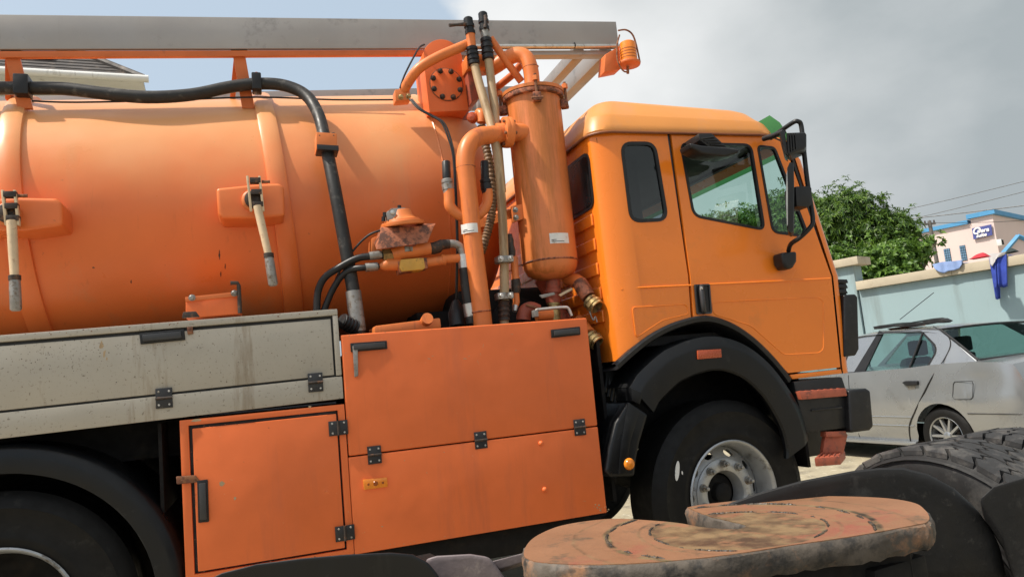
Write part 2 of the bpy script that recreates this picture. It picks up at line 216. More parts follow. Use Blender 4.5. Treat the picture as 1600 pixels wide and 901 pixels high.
# ---------------------------------------------------------------- mesh helpers
def frame(ax):
    ax = ax.normalized(); a = V((0, 0, 1)) if abs(ax.z) < 0.9 else V((1, 0, 0))
    u = ax.cross(a).normalized(); return u, ax.cross(u).normalized()
def smooth_path(pts, k=6):
    pts = [V(p) for p in pts]; o = []
    for i in range(len(pts)-1):
        a = pts[max(i-1, 0)]; b = pts[i]; c = pts[i+1]; d = pts[min(i+2, len(pts)-1)]
        for j in range(k):
            t = j/k; o.append(0.5*((2*b)+(c-a)*t+(2*a-5*b+4*c-d)*t*t+(3*b-a-3*c+d)*t**3))
    o.append(pts[-1]); return o
class MB:
    def __init__(s): s.v = []; s.f = []
    def add(s, vs, fs): n = len(s.v); s.v += [V(p) for p in vs]; s.f += [tuple(i+n for i in f) for f in fs]; return s
    def box(s, a, b):
        x0, y0, z0 = a; x1, y1, z1 = b
        return s.hexa([(x0, y0, z0), (x1, y0, z0), (x1, y1, z0), (x0, y1, z0), (x0, y0, z1), (x1, y0, z1), (x1, y1, z1), (x0, y1, z1)])
    def hexa(s, p): return s.add(p, [(0, 3, 2, 1), (4, 5, 6, 7), (0, 1, 5, 4), (1, 2, 6, 5), (2, 3, 7, 6), (3, 0, 4, 7)])
    def obox(s, c, ex, ey, ez):
        c, ex, ey, ez = V(c), V(ex), V(ey), V(ez)
        return s.hexa([c-ex-ey-ez, c+ex-ey-ez, c+ex+ey-ez, c-ex+ey-ez, c-ex-ey+ez, c+ex-ey+ez, c+ex+ey+ez, c-ex+ey+ez])
    def prism(s, poly, vec):
        n = len(poly); vec = V(vec); a = [V(p) for p in poly]
        return s.add(a+[p+vec for p in a], [tuple(range(n))[::-1], tuple(range(n, 2*n))]+[(i, (i+1) % n, n+(i+1) % n, n+i) for i in range(n)])
    def tube(s, pts, r, n=14, k=0, cap=True):
        if k: pts = smooth_path(pts, k)
        pts = [V(p) for p in pts]; m = len(pts); rs = r if isinstance(r, (list, tuple)) else [r]*m
        if len(rs) != m: rs = [rs[min(int(i*len(rs)/m), len(rs)-1)] for i in range(m)]
        t = [(pts[min(i+1, m-1)]-pts[max(i-1, 0)]).normalized() for i in range(m)]
        u, _ = frame(t[0]); vs = []
        for i in range(m):
            u = (u-t[i]*u.dot(t[i])).normalized(); w_ = t[i].cross(u)
            for j in range(n):
                a = 2*math.pi*j/n; vs.append(pts[i]+rs[i]*(math.cos(a)*u+math.sin(a)*w_))
        fs = [(i*n+j, i*n+(j+1) % n, (i+1)*n+(j+1) % n, (i+1)*n+j) for i in range(m-1) for j in range(n)]
        if cap: fs += [tuple(range(n))[::-1], tuple(range((m-1)*n, m*n))]
        return s.add(vs, fs)
    def lathe(s, prof, o, ax, n=32, cap=True, a0=0, a1=2*math.pi):
        o = V(o); ax = V(ax).normalized(); u, w_ = frame(ax); full = abs(a1-a0-2*math.pi) < 1e-6; q = n if full else n+1; vs = []
        for r, t in prof:
            for j in range(q):
                a = a0+(a1-a0)*j/n; vs.append(o+ax*t+r*(math.cos(a)*u+math.sin(a)*w_))
        m = len(prof); fs = []
        for i in range(m-1):
            for j in range(n): fs.append((i*q+j, i*q+(j+1) % q, (i+1)*q+(j+1) % q, (i+1)*q+j))
        if cap and full: fs += [tuple(range(q))[::-1], tuple(range((m-1)*q, m*q))]
        return s.add(vs, fs)
    def grid(s, rows, closed=False):
        h = len(rows); k = len(rows[0]); fs = []
        for i in range(h-1):
            for j in range(k if closed else k-1): fs.append((i*k+j, i*k+(j+1) % k, (i+1)*k+(j+1) % k, (i+1)*k+j))
        return s.add([p for r in rows for p in r], fs)
def mesh_of(mb, name, bevel=0, ang=35, seg=2, solid=0):
    me = bpy.data.meshes.new(name); bm = bmesh.new()
    vs = [bm.verts.new(p) for p in mb.v]
    for f in mb.f:
        try: bm.faces.new([vs[i] for i in f])
        except ValueError: pass
    bm.normal_update(); bmesh.ops.recalc_face_normals(bm, faces=bm.faces)
    if bevel:
        bm.normal_update()
        es = [e for e in bm.edges if len(e.link_faces) == 2 and e.calc_face_angle(0) > R(ang)]
        bmesh.ops.bevel(bm, geom=es, offset=bevel, segments=seg, affect='EDGES', profile=0.6, clamp_overlap=True)
    bm.to_mesh(me); bm.free(); me.shade_smooth(); me.set_sharp_from_angle(angle=R(38)); return me
def root(name, label, cat, loc, group=None):
    o = bpy.data.objects.new(name, None); COL.objects.link(o); o.location = loc; o.empty_display_size = 0.2
    o['label'] = label; o['category'] = cat; o['kind'] = 'thing'
    if group: o['group'] = group
    return o
def base(o):
    while o.parent: o = o.parent
    return V(o.location)
def ob(name, mb, m, parent=None, bevel=0, label=None, cat=None, group=None, kind=None, ang=35, seg=2, me=None):
    me = me or (mesh_of(mb, name, bevel, ang, seg) if isinstance(mb, MB) else mb)
    if len(me.materials) == 0: me.materials.append(MATS[m])
    o = bpy.data.objects.new(name, me); COL.objects.link(o)
    if parent:
        o.parent = parent
        if not parent.parent: o.location = -V(parent.location)     # meshes are built in place, the thing's empty stands at its base
    if label: o['label'] = label
    if cat: o['category'] = cat
    if group: o['group'] = group
    if kind: o['kind'] = kind
    return o
def rpoly(pts, r, n=5):
    pts = [V((p[0], p[1])) for p in pts]; o = []; m = len(pts)
    for i in range(m):
        rr = r[i] if isinstance(r, (list, tuple)) else r
        p = pts[i]; a = pts[i-1]-p; b = pts[(i+1) % m]-p
        if rr <= 0: o.append(p); continue
        d = min(rr, a.length*0.49, b.length*0.49); s_ = p+a.normalized()*d; e = p+b.normalized()*d
        for j in range(n+1):
            t = j/n; o.append(s_*(1-t)**2+p*2*t*(1-t)+e*t*t)
    return o
def plate(outer, holes, fn, vec):
    """flat sheet with real openings: fn maps (u, v) to a place, vec is its thickness"""
    loops = [outer]+list(holes); pts = [V((p[0], p[1])) for l in loops for p in l]; es = []; k = 0
    for l in loops:
        n = len(l); es += [(k+i, k+(i+1) % n) for i in range(n)]; k += n
    vs, _, fs, _, _, _ = geometry.delaunay_2d_cdt(pts, es, [], 0, 1e-7)
    def inside(q, poly):
        c = False; n = len(poly); j = n-1
        for i in range(n):
            a, b = poly[i], poly[j]
            if (a[1] > q.y) != (b[1] > q.y) and q.x < (b[0]-a[0])*(q.y-a[1])/(b[1]-a[1])+a[0]: c = not c
            j = i
        return c
    keep = []
    for f in fs:
        q = sum((vs[i] for i in f), V((0, 0)))/len(f)
        if inside(q, outer) and not any(inside(q, h) for h in holes): keep.append(tuple(f))
    cnt = {}
    for f in keep:
        for i in range(len(f)):
            e = (f[i], f[(i+1) % len(f)]); cnt[tuple(sorted(e))] = cnt.get(tuple(sorted(e)), [])+[e]
    mb = MB(); n = len(vs); vec = V(vec); top = [V(fn(p.x, p.y)) for p in vs]
    sides = [(e[0][1], e[0][0], e[0][0]+n, e[0][1]+n) for e in cnt.values() if len(e) == 1]
    return mb.add(top+[p+vec for p in top], keep+[tuple(i+n for i in f[::-1]) for f in keep]+sides)
def xz(pts, Y):
    o = []
    for p in pts: q = P(p[0], p[1], Y); o.append(V((q.x, q.z)))
    return o
def ring(outer, inner, fn, vec): return plate(outer, [inner], fn, vec)
def inset(poly, d):
    c = sum(poly, V((0, 0)))/len(poly); o = []; n = len(poly)
    ar = sum(poly[i].x*poly[(i+1) % n].y-poly[(i+1) % n].x*poly[i].y for i in range(n)); sg = 1 if ar > 0 else -1
    for i in range(n):
        t = (poly[(i+1) % n]-poly[i-1]); 
        if t.length < 1e-9: o.append(poly[i]); continue
        t.normalize(); o.append(poly[i]+V((-t.y, t.x))*d*sg)
    return o
ICACHE = {}
def inst(name, me, loc, parent, m=None, rot=None, scale=None):
    """one more piece that shares its mesh; loc is a place in the scene"""
    key = (me.name, m)
    if key not in ICACHE:
        ICACHE[key] = me if len(me.materials) == 0 else me.copy()
        ICACHE[key].materials.clear(); ICACHE[key].materials.append(MATS[m])
    o = bpy.data.objects.new(name, ICACHE[key]); COL.objects.link(o); o.parent = parent
    o.location = V(loc)-(V(parent.location) if not parent.parent else V((0, 0, 0)))
    if rot is not None: o.rotation_mode = 'QUATERNION'; o.rotation_quaternion = rot
    if scale: o.scale = scale
    return o
def struct(name, mb, m): return ob(name, mb, m, kind='structure')
def bolt_mesh(r, h, name='bolt'):
    return mesh_of(MB().lathe([(r*1.5, 0), (r*1.5, h*0.25), (r, h*0.26), (r, h*0.9), (r*0.8, h)], (0, 0, 0), (0, 0, 1), 8), name)

# ================================================================= ground
g = MB(); n = 60
rows = []
for i in range(n+1):
    row = []
    for j in range(n+1):
        a = (i/n-0.5); b = (j/n-0.5); x = 5+math.copysign(abs(a*2)**2.6, a)*350; y = 8+math.copysign(abs(b*2)**2.6, b)*350
        row.append((x, y, -0.012+0.012*math.sin(x*1.7)*math.cos(y*1.3)))
    rows.append(row)
struct('ground', g.grid(rows), 'ground')

# ================================================================= vacuum tanker truck
TR = root('tanker_truck', 'orange vacuum tanker truck with grey side locker and black front fender', 'truck', (0.8, 4.87, 0))
YC = 4.92; TZ = 2.438; TT = 0.052; TRAD = 0.80
TAX = V((1, 0, TT)).normalized()
def tank(x, a, r=TRAD):
    return V((x, YC, TZ+TT*x))+r*(V((0, -math.cos(R(a)), 0))+V((-TT, 0, 1)).normalized()*math.sin(R(a)))
def tank_y(z, x, off=0.0):
    dz = z-(TZ+TT*x); return YC-math.sqrt(max(0.0, (TRAD+off)**2-dz*dz))
SEAM = 1.10
def tk_highlight():
    # sunlit highlight painted into the colour: paler towards the crown, broken by noise
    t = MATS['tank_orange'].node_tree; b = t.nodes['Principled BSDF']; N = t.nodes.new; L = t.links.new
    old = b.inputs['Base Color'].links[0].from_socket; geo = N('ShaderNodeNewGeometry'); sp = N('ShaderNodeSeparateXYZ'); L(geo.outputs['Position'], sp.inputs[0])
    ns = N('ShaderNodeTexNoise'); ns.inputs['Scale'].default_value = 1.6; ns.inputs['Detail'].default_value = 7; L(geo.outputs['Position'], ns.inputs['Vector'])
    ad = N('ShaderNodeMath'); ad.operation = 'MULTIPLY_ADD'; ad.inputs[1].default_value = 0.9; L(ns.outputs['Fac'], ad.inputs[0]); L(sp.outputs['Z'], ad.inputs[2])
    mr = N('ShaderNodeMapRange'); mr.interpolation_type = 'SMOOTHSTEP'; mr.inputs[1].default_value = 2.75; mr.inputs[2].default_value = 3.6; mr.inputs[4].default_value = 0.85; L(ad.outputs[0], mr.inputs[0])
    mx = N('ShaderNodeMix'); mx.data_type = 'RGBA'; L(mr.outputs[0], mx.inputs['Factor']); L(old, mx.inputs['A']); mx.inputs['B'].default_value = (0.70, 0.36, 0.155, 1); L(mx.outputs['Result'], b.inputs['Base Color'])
def axp(x): return V((x, YC, TZ+TT*x))
tk = MB(); prof = [(TRAD, t) for t in (-4.2, -3, -2, -1, -0.5, 0)]
L0 = axp(SEAM)
tk_highlight(); prof = [(0.1, -4.6), (0.5, -4.5), (0.78, -4.35)]+prof+[(TRAD, 0.02)]+[(TRAD*math.cos(a*math.pi/32)**0.62, 0.02+0.48*math.sin(a*math.pi/32)) for a in range(1, 16)]+[(0.02, 0.50)]
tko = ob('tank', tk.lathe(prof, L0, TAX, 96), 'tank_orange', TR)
for xr in (-1.10, 0.155, -2.35):
    ob('stiffening_ring', MB().lathe([(TRAD-0.01, -0.054), (TRAD+0.020, -0.05), (TRAD+0.028, -0.03), (TRAD+0.028, 0.03), (TRAD+0.020, 0.05), (TRAD-0.01, 0.054)], axp(xr), V((1, 0, 0.085)), 96, cap=False), 'tank_orange', tko)
ob('weld_seam', MB().lathe([(TRAD-0.002, -0.008), (TRAD+0.004, 0), (TRAD-0.002, 0.008)], axp(SEAM), TAX, 96, cap=False), 'tank_orange', tko)

def on_tank(px, py):
    Y = 4.15
    for _ in range(6): q = P(px, py, Y); Y = tank_y(q.z, q.x, .0005)
    return P(px, py, Y)
random.seed(31)
for (px, py, w_, l_) in ((343, 398, .004, .055), (352, 416, .003, .03), (345, 428, .003, .03), (146, 418, .006, .008), (455, 420, .003, .01), (205, 440, .003, .02), (520, 260, .003, .03)):
    rows = []
    for k in range(7):
        t = k/6-.5; q = on_tank(px+random.uniform(-.4, .4), py+t*l_*280); ww = w_*(1-abs(t)*1.2)*random.uniform(.6, 1.2); rows.append([q-V((ww, .0006, 0)), q+V((ww, -.0006, 0))])
    ob('oil_run', MB().grid(rows), 'dark_iron', tko)
# ---- hose tray on top of the tank
TRAY = lambda x: 3.345+0.061*(x-0.0)        # underside of the side plates
def traybox(x0, x1, y0, y1, h0, h1):
    return MB().hexa([(x0, y0, TRAY(x0)+h0), (x1, y0, TRAY(x1)+h0), (x1, y1, TRAY(x1)+h0), (x0, y1, TRAY(x0)+h0), (x0, y0, TRAY(x0)+h1), (x1, y0, TRAY(x1)+h1), (x1, y1, TRAY(x1)+h1), (x0, y1, TRAY(x0)+h1)])
XF = 2.46
tray = ob('hose_tray', traybox(-4.5, XF, 4.30, 4.325, 0, 0.193), 'tray_alu', TR, bevel=0.004)
ob('tray_top_flange', traybox(-4.5, XF, 4.327, 4.37, 0.170, 0.190), 'tray_alu', tray, bevel=0.003)
ob('tray_side_plate', traybox(-4.5, XF, 5.39, 5.415, 0, 0.193), 'tray_alu', tray, bevel=0.004)
ob('tray_edge_tube', MB().tube([(1.35, 4.298, TRAY(1.35)+0.012), (XF, 4.298, TRAY(XF)+0.012)], 0.014, 10), 'bright_steel', tray)
ob('tray_edge_joint', MB().tube([(2.12, 4.298, TRAY(2.12)-0.002), (2.12, 4.282, TRAY(2.12)+0.012), (2.12, 4.292, TRAY(2.12)+0.034)], 0.005, 8), 'black_plastic', tray)
ob('tray_lower_flange', traybox(1.15, XF, 4.327, 4.40, -0.035, -0.003), 'tray_alu', tray, bevel=0.003)
ob('tray_front_channel', traybox(XF-0.10, XF-0.006, 4.402, 5.388, -0.03, 0.10), 'tray_alu', tray, bevel=0.004)
ob('tray_cross_channel', traybox(XF-0.30, XF-0.22, 4.402, 5.388, -0.02, 0.06), 'tray_alu', tray, bevel=0.004)
ob('tray_cross_strut', traybox(XF-0.75, XF-0.102, 5.25, 5.30, -0.03, 0.02), 'tray_alu', tray, bevel=0.003)
ob('tray_orange_rail', traybox(-4.4, 1.10, 4.312, 4.340, -0.040, -0.004), 'rail_orange', tray, bevel=0.004)
ob('tray_orange_rail', traybox(-4.4, 1.10, 5.34, 5.388, -0.052, -0.004), 'rail_orange', tray, bevel=0.004)
ob('tray_guide_rail', traybox(-4.4, 0.95, 5.02, 5.08, -0.11, -0.06), 'rail_orange', tray, bevel=0.01)
for (xt, xb) in ((18, 40), (373, 388), (-330, -300)):
    a = P(xt, 88, 4.34); b = P(xb, 165, 4.36)
    ob('tray_strut', MB().obox((a+b)/2, V((0.034, 0, 0)), V((0, 0.012, 0)), (a-b)/2+V((0, 0, 0.02))), 'rail_orange', tray, bevel=0.003)
    c = P(xt-3, 88, 4.40); d = P(xb-25, 158, 4.55)
    ob('tray_strut', MB().obox((c+d)/2, V((0.014, 0, 0)), V((0, 0.03, 0)), (c-d)/2), 'rail_orange', tray, bevel=0.003)
    q = P(xt+1, 82, 4.335)
    ob('rubber_pad', MB().box(q-V((0.045, 0.022, 0.016)), q+V((0.045, 0.028, 0.016))), 'black_plastic', tray, bevel=0.003)

# ---- black suction hose over the tank and its clamps
hp = [(-160, 138, 4.36), (-40, 138, 4.34), (40, 138, 4.34), (100, 139, 4.33), (160, 146, 4.30), (230, 152, 4.28), (300, 148, 4.29), (360, 136, 4.30), (405, 131, 4.29), (445, 134, 4.27), (478, 149, 4.22), (497, 178, 4.13), (507, 215, 4.04), (514, 250, 3.98), (524, 300, 3.925), (536, 365, 3.90), (547, 425, 3.89), (556, 480, 3.87), (562, 530, 3.86)]
hpts = [P(*q) for q in hp]
hose = ob('rubber_hose', MB().tube(hpts, 0.0345, 16, k=5), 'hose_black', TR)
a = P(560, 518, 3.862); b = P(552, 455, 3.874); ob('hose_sleeve', MB().tube([b, (a+b)/2, a], 0.040, 16), 'dull_steel', hose)
def clampbox(px, py, Y, wx, hz, m, name, dy=0.05, tilt=0):
    q = P(px, py, Y); ex = V((math.cos(tilt), 0, math.sin(tilt)))*wx; ez = V((-math.sin(tilt), 0, math.cos(tilt)))*hz
    return ob(name, MB().obox(q, ex, (0, dy, 0), ez), m, TR, bevel=0.008)
c = clampbox(36, 136, 4.33, 0.035, 0.055, 'black_plastic', 'hose_clamp')
c = clampbox(401, 131, 4.29, 0.026, 0.050, 'black_plastic', 'hose_clamp')
BOLT = bolt_mesh(0.011, 0.022); 
qz = V((0, 0, 1)).rotation_difference(V((0, -1, 0)))
inst('bolt', BOLT, P(401, 119, 4.29), c, 'red_oxide')
c = clampbox(509, 226, 3.995, 0.055, 0.048, 'pipe_orange', 'hose_clamp', 0.06, -0.06)
ob('clamp_lower_half', MB().obox(P(511, 236, 3.99), (0.057, 0, -0.003), (0, 0.062, 0), (0, 0, 0.014)), 'black_paint', c, bevel=0.003)
for dx in (-10, 12): inst('bolt', BOLT, P(509+dx, 214, 3.95), c, 'dark_iron')
# thin control cable along the tank crown
ob('control_cable', MB().tube([P(*q) for q in ((50, 158, 4.33), (120, 160, 4.31), (260, 157, 4.30), (400, 152, 4.30), (520, 156, 4.30), (615, 156, 4.28))], 0.005, 6, k=4), 'black_plastic', TR)

# ---- manway ratchet levers
def lever(bp, y, head, rod, grip, foot_w):
    o = ob('lever_bracket', MB().prism([P(*q, y) for q in bp], (0, 0.30, 0)), 'tank_orange', TR, bevel=0.022, seg=3)
    hx, hy0, hy1 = head; c = P(hx, (hy0+hy1)/2, y-0.02)
    ob('bush', MB().lathe([(0.055, 0), (0.055, 0.02), (0.04, 0.03)], P(hx-4, hy0+38, y), (0, -1, 0), 20), 'pipe_orange', o, bevel=0.003)
    ob('pivot_shaft', MB().lathe([(0.043, 0), (0.043, 0.045), (0.032, 0.05)], P(hx-3, hy0+38, y-0.01), (0, -1, 0), 20), 'dark_iron', o)
    ax = (P(hx+5, hy1, y)-P(hx-1, hy0, y)); ln = ax.length; ax.normalize()
    for s in (-1, 1):
        q = P(hx+s*9.5, (hy0+hy1)/2, y-0.075)
        ob('fork_plate', MB().obox(q+ax*0, V((0.006, 0, 0)), (0, 0.012, 0), ax*ln/2), 'lever_cream', o, bevel=0.003)
    for k in (0.12, 0.45, 0.8):
        q = P(hx-1, hy0, y-0.07)+ax*ln*k
        ob('fork_pin', MB().box(q-V((0.026, 0.02, 0.014)), q+V((0.026, 0.02, 0.014))), 'dark_iron', o, bevel=0.004)
    q = P(hx+10, hy0+8, y-0.07); ob('pin_head', MB().tube([q, q+V((0.04, 0, 0))], 0.008, 8), 'rust', o)
    r0_, r1_ = P(*rod[0], y-0.08), P(*rod[1], y-0.10)
    ob('lever_rod', MB().tube([r0_, r0_.lerp(r1_, 0.5), r1_], [0.021, 0.020, 0.018], 14), 'lever_cream', o)
    g0, g1 = P(*grip[0], y-0.10), P(*grip[1], y-0.11)
    ob('grip', MB().tube([g0.lerp(g1, t) for t in (0, 0.02, 0.3, 0.95, 1)], [0.019, 0.022, 0.0235, 0.0235, 0.018], 14), 'dull_steel', o)
    ob('rod_collar', MB().tube([g0-V((0, 0, 0.008)), g0+V((0, 0, 0.014))], 0.025, 14), 'dark_iron', o)
lever([(338, 294), (398, 288), (436, 286), (444, 292), (445, 337), (396, 341), (347, 341), (340, 332)], 3.93, (399, 276, 330), ((402, 322), (420, 400)), ((420, 400), (427, 446)), 0.1)
lever([(-40, 312), (30, 308), (88, 309), (97, 318), (98, 352), (40, 360), (-40, 360)], 3.93, (17, 298, 352), ((18, 345), (23, 435)), ((23, 435), (25, 485)), 0.1)

# ---- little bracket box and bent rod on the tank above the grey locker
o = ob('mounting_box', MB().prism([P(*q, 3.86) for q in ((290, 466), (374, 457), (377, 490), (290, 497))], (0, 0.25, 0)), 'panel_orange', TR, bevel=0.008)
ob('box_lip', MB().prism([P(*q, 3.85) for q in ((289, 464), (375, 455), (376, 462), (290, 471))], (0, 0.1, 0)), 'rail_orange', o, bevel=0.003)
for q in ((300, 465), (366, 458)): inst('bolt', BOLT, P(*q, 3.85), o, 'dull_steel', rot=qz)
ob('bent_rod', MB().tube([P(*q, 3.84) for q in ((360, 442), (371, 442), (373, 446), (375, 489))], 0.010, 8), 'dark_iron', TR)
ob('lock_lug', MB().prism([P(*q, 3.70) for q in ((284, 496), (286, 487), (306, 486), (312, 494))], (0, 0.03, 0)), 'dark_iron', TR, bevel=0.004)

# ---- grey side locker
def gx(px, py): return P(px, py, 3.62)
GS = 0.02
def gq(x, z): return V((x, 0, z+GS*(x-0.37)))
def gbox(x0, x1, z0, z1, y0, y1):
    a = gq(x0, z0).z; b = gq(x1, z0).z; c = gq(x1, z1).z; d = gq(x0, z1).z
    return MB().hexa([(x0, y0, a), (x1, y0, b), (x1, y1, b), (x0, y1, a), (x0, y0, d), (x1, y0, c), (x1, y1, c), (x0, y1, d)])
GB, GT, GL = 1.293, 1.722, -4.3
lk = ob('grey_locker', gbox(GL, 0.366, GB+0.006, GT-0.008, 3.650, 4.15), 'black_paint', TR)
lid = ob('lid', gbox(GL+0.06, 0.338, 1.408, 1.677, 3.628, 3.648), 'grey_steel', lk, bevel=0.004)
ob('top_rail', gbox(GL, 0.372, 1.692, GT, 3.620, 3.649), 'grey_steel', lk, bevel=0.004)
ob('end_stile', gbox(0.347, 0.372, 1.404, 1.6915, 3.621, 3.649), 'grey_steel', lk, bevel=0.003)
ob('bottom_rail', gbox(GL, 0.3735, GB, 1.398, 3.622, 3.649), 'grey_steel', lk, bevel=0.004)
ob('top_sheet', gbox(GL, 0.37, GT-0.006, GT-0.002, 3.6495, 4.16), 'grey_steel', lk)
ob('end_sheet', gbox(0.367, 0.3715, GB, GT-0.01, 3.6495, 4.15), 'grey_steel', lk)
# flat black flush handles, hinges with their screws
SCREW = mesh_of(MB().lathe([(0.0052, 0), (0.0052, 0.0012), (0.004, 0.003)], (0, 0, 0), (0, 0, 1), 8), 'screw')
def handle(pts, Y, parent, keyhole=None):
    q = [P(*p, Y) for p in pts]; c = sum(q, V())/4
    h = ob('handle', MB().prism([p+V((0, -0.012, 0)) for p in q], (0, 0.0115, 0)), 'black_plastic', parent, bevel=0.004)
    inn = [c+(p-c)*0.80+V((0, -0.010, 0)) for p in q]
    ob('grip_bar', MB().prism([c+V(((p-c).x*(0.86 if abs((q[1]-q[0]).x) > abs((q[3]-q[0]).z) else 0.62), -0.026, (p-c).z*(0.62 if abs((q[1]-q[0]).x) > abs((q[3]-q[0]).z) else 0.86))) for p in q], (0, 0.0135, 0)), 'dull_black', parent, bevel=0.004)
    return h
def hinge(px, py, Y, parent, vert=True, s=1.0):
    c = P(px, py, Y); w_, h_ = 0.034*s, 0.044*s
    if not vert: w_, h_ = h_, w_
    hg = ob('hinge', MB().box(c-V((w_, 0.006, h_)), c+V((w_, 0, h_))), 'black_paint', parent, bevel=0.002)
    if vert: ob('hinge_pin', MB().tube([c+V((-w_, -0.008, 0)), c+V((w_, -0.008, 0))], 0.0065, 10), 'dark_iron', parent)
    else: ob('hinge_pin', MB().tube([c+V((0, -0.008, -h_)), c+V((0, -0.008, h_))], 0.0065, 10), 'dark_iron', parent)
    for sx in (-0.62, 0.62):
        for sz in (-0.66, 0.66): inst('screw', SCREW, c+V((sx*w_, -0.006, sz*h_)), parent, 'bright_steel', rot=qz)
    return hg
handle([(218, 521), (288, 514), (290, 531), (220, 538)], 3.628, lk)
ob('latch', MB().prism([P(*q, 3.616) for q in ((292, 511), (301, 510), (302, 521), (293, 522))], (0, 0.012, 0)), 'rust', lk, bevel=0.002)
hinge(256.5, 621.5, 3.6205, lk); hinge(493, 597, 3.6205, lk)
hinge(-60, 650, 3.6205, lk)

# ---- orange locker with its door
fl = ob('orange_locker', MB().box((-0.33, 3.655, 0.59), (0.365, 4.1, 1.262)), 'black_paint', TR)
ob('locker_frame', plate([(-0.343, 0.578), (0.3745, 0.578), (0.3745, 1.2665), (-0.343, 1.2665)], [[(-0.307, 0.602), (0.343, 0.602), (0.343, 1.240), (-0.307, 1.240)]], lambda u, v: V((u, 3.622, v)), (0, 0.032, 0)), 'panel_orange', fl, bevel=0.003)
ob('locker_door', MB().box((-0.292, 3.616, 0.612), (0.334, 3.650, 1.225)), 'panel_orange', fl, bevel=0.005)
ob('locker_side', MB().box((-0.343, 3.656, 0.578), (-0.335, 4.1, 1.2665)), 'panel_orange', fl)
handle([(308, 750), (325, 748), (327, 814), (310, 816)], 3.616, fl)
ob('rusty_hasp', MB().prism([P(*q, 3.606) for q in ((275, 744), (305, 742), (312, 750), (308, 753), (300, 754), (276, 756))], (0, 0.012, 0)), 'rust', fl, bevel=0.003)
hinge(528.5, 668, 3.6155, fl, False); hinge(539, 832, 3.6155, fl, False)

# ---- orange side panel, upper and lower flap
sp = ob('pump_housing', MB().box((0.385, 3.66, 0.62), (1.665, 4.15, 1.50)), 'chassis_black', TR)
u_ = MB().hexa([(0.380, 3.620, 1.0225), (1.674, 3.620, 1.0225), (1.674, 3.650, 1.0225), (0.380, 3.650, 1.0225), (0.380, 3.620, 1.595), (1.679, 3.620, 1.595), (1.679, 3.650, 1.595), (0.380, 3.650, 1.595)])
up_ = ob('upper_flap', u_, 'panel_orange', TR, bevel=0.008, seg=3)
lw_ = ob('lower_flap', MB().box((0.377, 3.620, 0.574), (1.674, 3.650, 1.0165)), 'panel_orange', TR, bevel=0.006, seg=3)
handle([(547, 536), (604, 532), (605, 545), (548, 550)], 3.620, up_)
ob('swing_handle', MB().prism([P(*q, 3.600) for q in ((551, 540), (559, 539), (560, 587), (554, 589))], (0, 0.012, 0)), 'dull_steel', up_, bevel=0.004)
handle([(860, 515), (905, 510), (906, 523), (861, 528)], 3.620, up_)
for p in ((585, 710), (751, 687), (905.5, 667)): hinge(*p, 3.6195, lw_, True, 0.95)
for p in ((845, 692), (851, 764)): ob('rivet', MB().lathe([(0.013, 0), (0.012, 0.006), (0.007, 0.012), (0.002, 0.0135)], P(*p, 3.62), (0, -1, 0), 16), 'panel_orange', lw_)
q = [P(*p, 3.608) for p in ((567, 749), (605, 745), (606, 760), (569, 765))]
ml = ob('side_marker_lamp', MB().prism(q, (0, 0.0115, 0)), 'amber', TR, bevel=0.003)
for k, r_ in ((0.2, 0.006), (0.5, 0.012), (0.8, 0.006)):
    c = (q[0]*(1-k)+q[1]*k+q[3]*(1-k)+q[2]*k)/2; ob('lamp_dimple', MB().lathe([(r_, 0), (r_*0.8, 0.003)], c, (0, -1, 0), 14), 'amber_dark', ml)
# scuffed corner and chips of paint
for (px, py, sx, sz, m, Y, pr) in ((346, 755, .016, .018, 'hose_tan', 3.6150, fl), (367, 778, .007, .008, 'hose_tan', 3.6150, fl), (308, 656, .03, .008, 'hose_tan', 3.6212, fl), (484, 635, .01, .006, 'hose_tan', 3.6212, fl)):
    c = P(px, py, Y); k = 9; pts = [c+V((math.cos(2*math.pi*i/k)*sx*random.uniform(.5, 1.1), 0, math.sin(2*math.pi*i/k)*sz*random.uniform(.5, 1.1))) for i in range(k)]
    ob('bare_patch', MB().prism(pts, (0, 0.0009, 0)), m, pr)

ob('vacuum_pump', MB().box((1.12, 4.22, 1.05), (1.78, 5.55, 1.86)), 'chassis_black', TR, bevel=0.05, seg=3)
ob('pump_pulley', MB().lathe([(0.05, 0), (0.17, 0.0), (0.17, 0.05), (0.14, 0.06), (0.05, 0.06)], (1.48, 4.20, 1.62), (0, -1, 0), 28), 'chassis_black', TR)
def marks(name, Y, m, parent, lst, seed):
    random.seed(seed); mb = MB()
    for (px, py, sx, sz) in lst:
        c = P(px, py, Y); k = 7; a = random.uniform(-.3, .3)
        pts = [V((math.cos(2*math.pi*i/k)*sx*random.uniform(.45, 1.15), 0, math.sin(2*math.pi*i/k)*sz*random.uniform(.45, 1.15))) for i in range(k)]
        mb.prism([c+V((p.x*math.cos(a)-p.z*math.sin(a), 0, p.x*math.sin(a)+p.z*math.cos(a))) for p in pts], (0, .0008, 0))
    return ob(name, mb, m, parent, kind='stuff')
random.seed(21); rn = random.uniform
def along(p, q, n, jx, jy, s0, s1): return [(p[0]+(q[0]-p[0])*t+rn(-jx, jx), p[1]+(q[1]-p[1])*t+rn(-jy, jy), rn(s0, s1), rn(s0, s1)*.7) for t in [random.random() for _ in range(n)]]
marks('paint_chips', 3.6193, 'hose_tan', up_, along((545, 525), (905, 500), 16, 4, 2, .001, .004)+along((538, 540), (545, 700), 10, 2, 3, .001, .004)+[(671, 560, .011, .002), (676, 556, .008, .0015), (727, 560, .012, .002), (733, 556, .006, .0015), (806, 547, .007, .002), (755, 540, .0008, .012), (751, 553, .0008, .012), (747, 566, .0008, .012), (655, 537, .003, .002), (800, 522, .010, .0015)], 4)
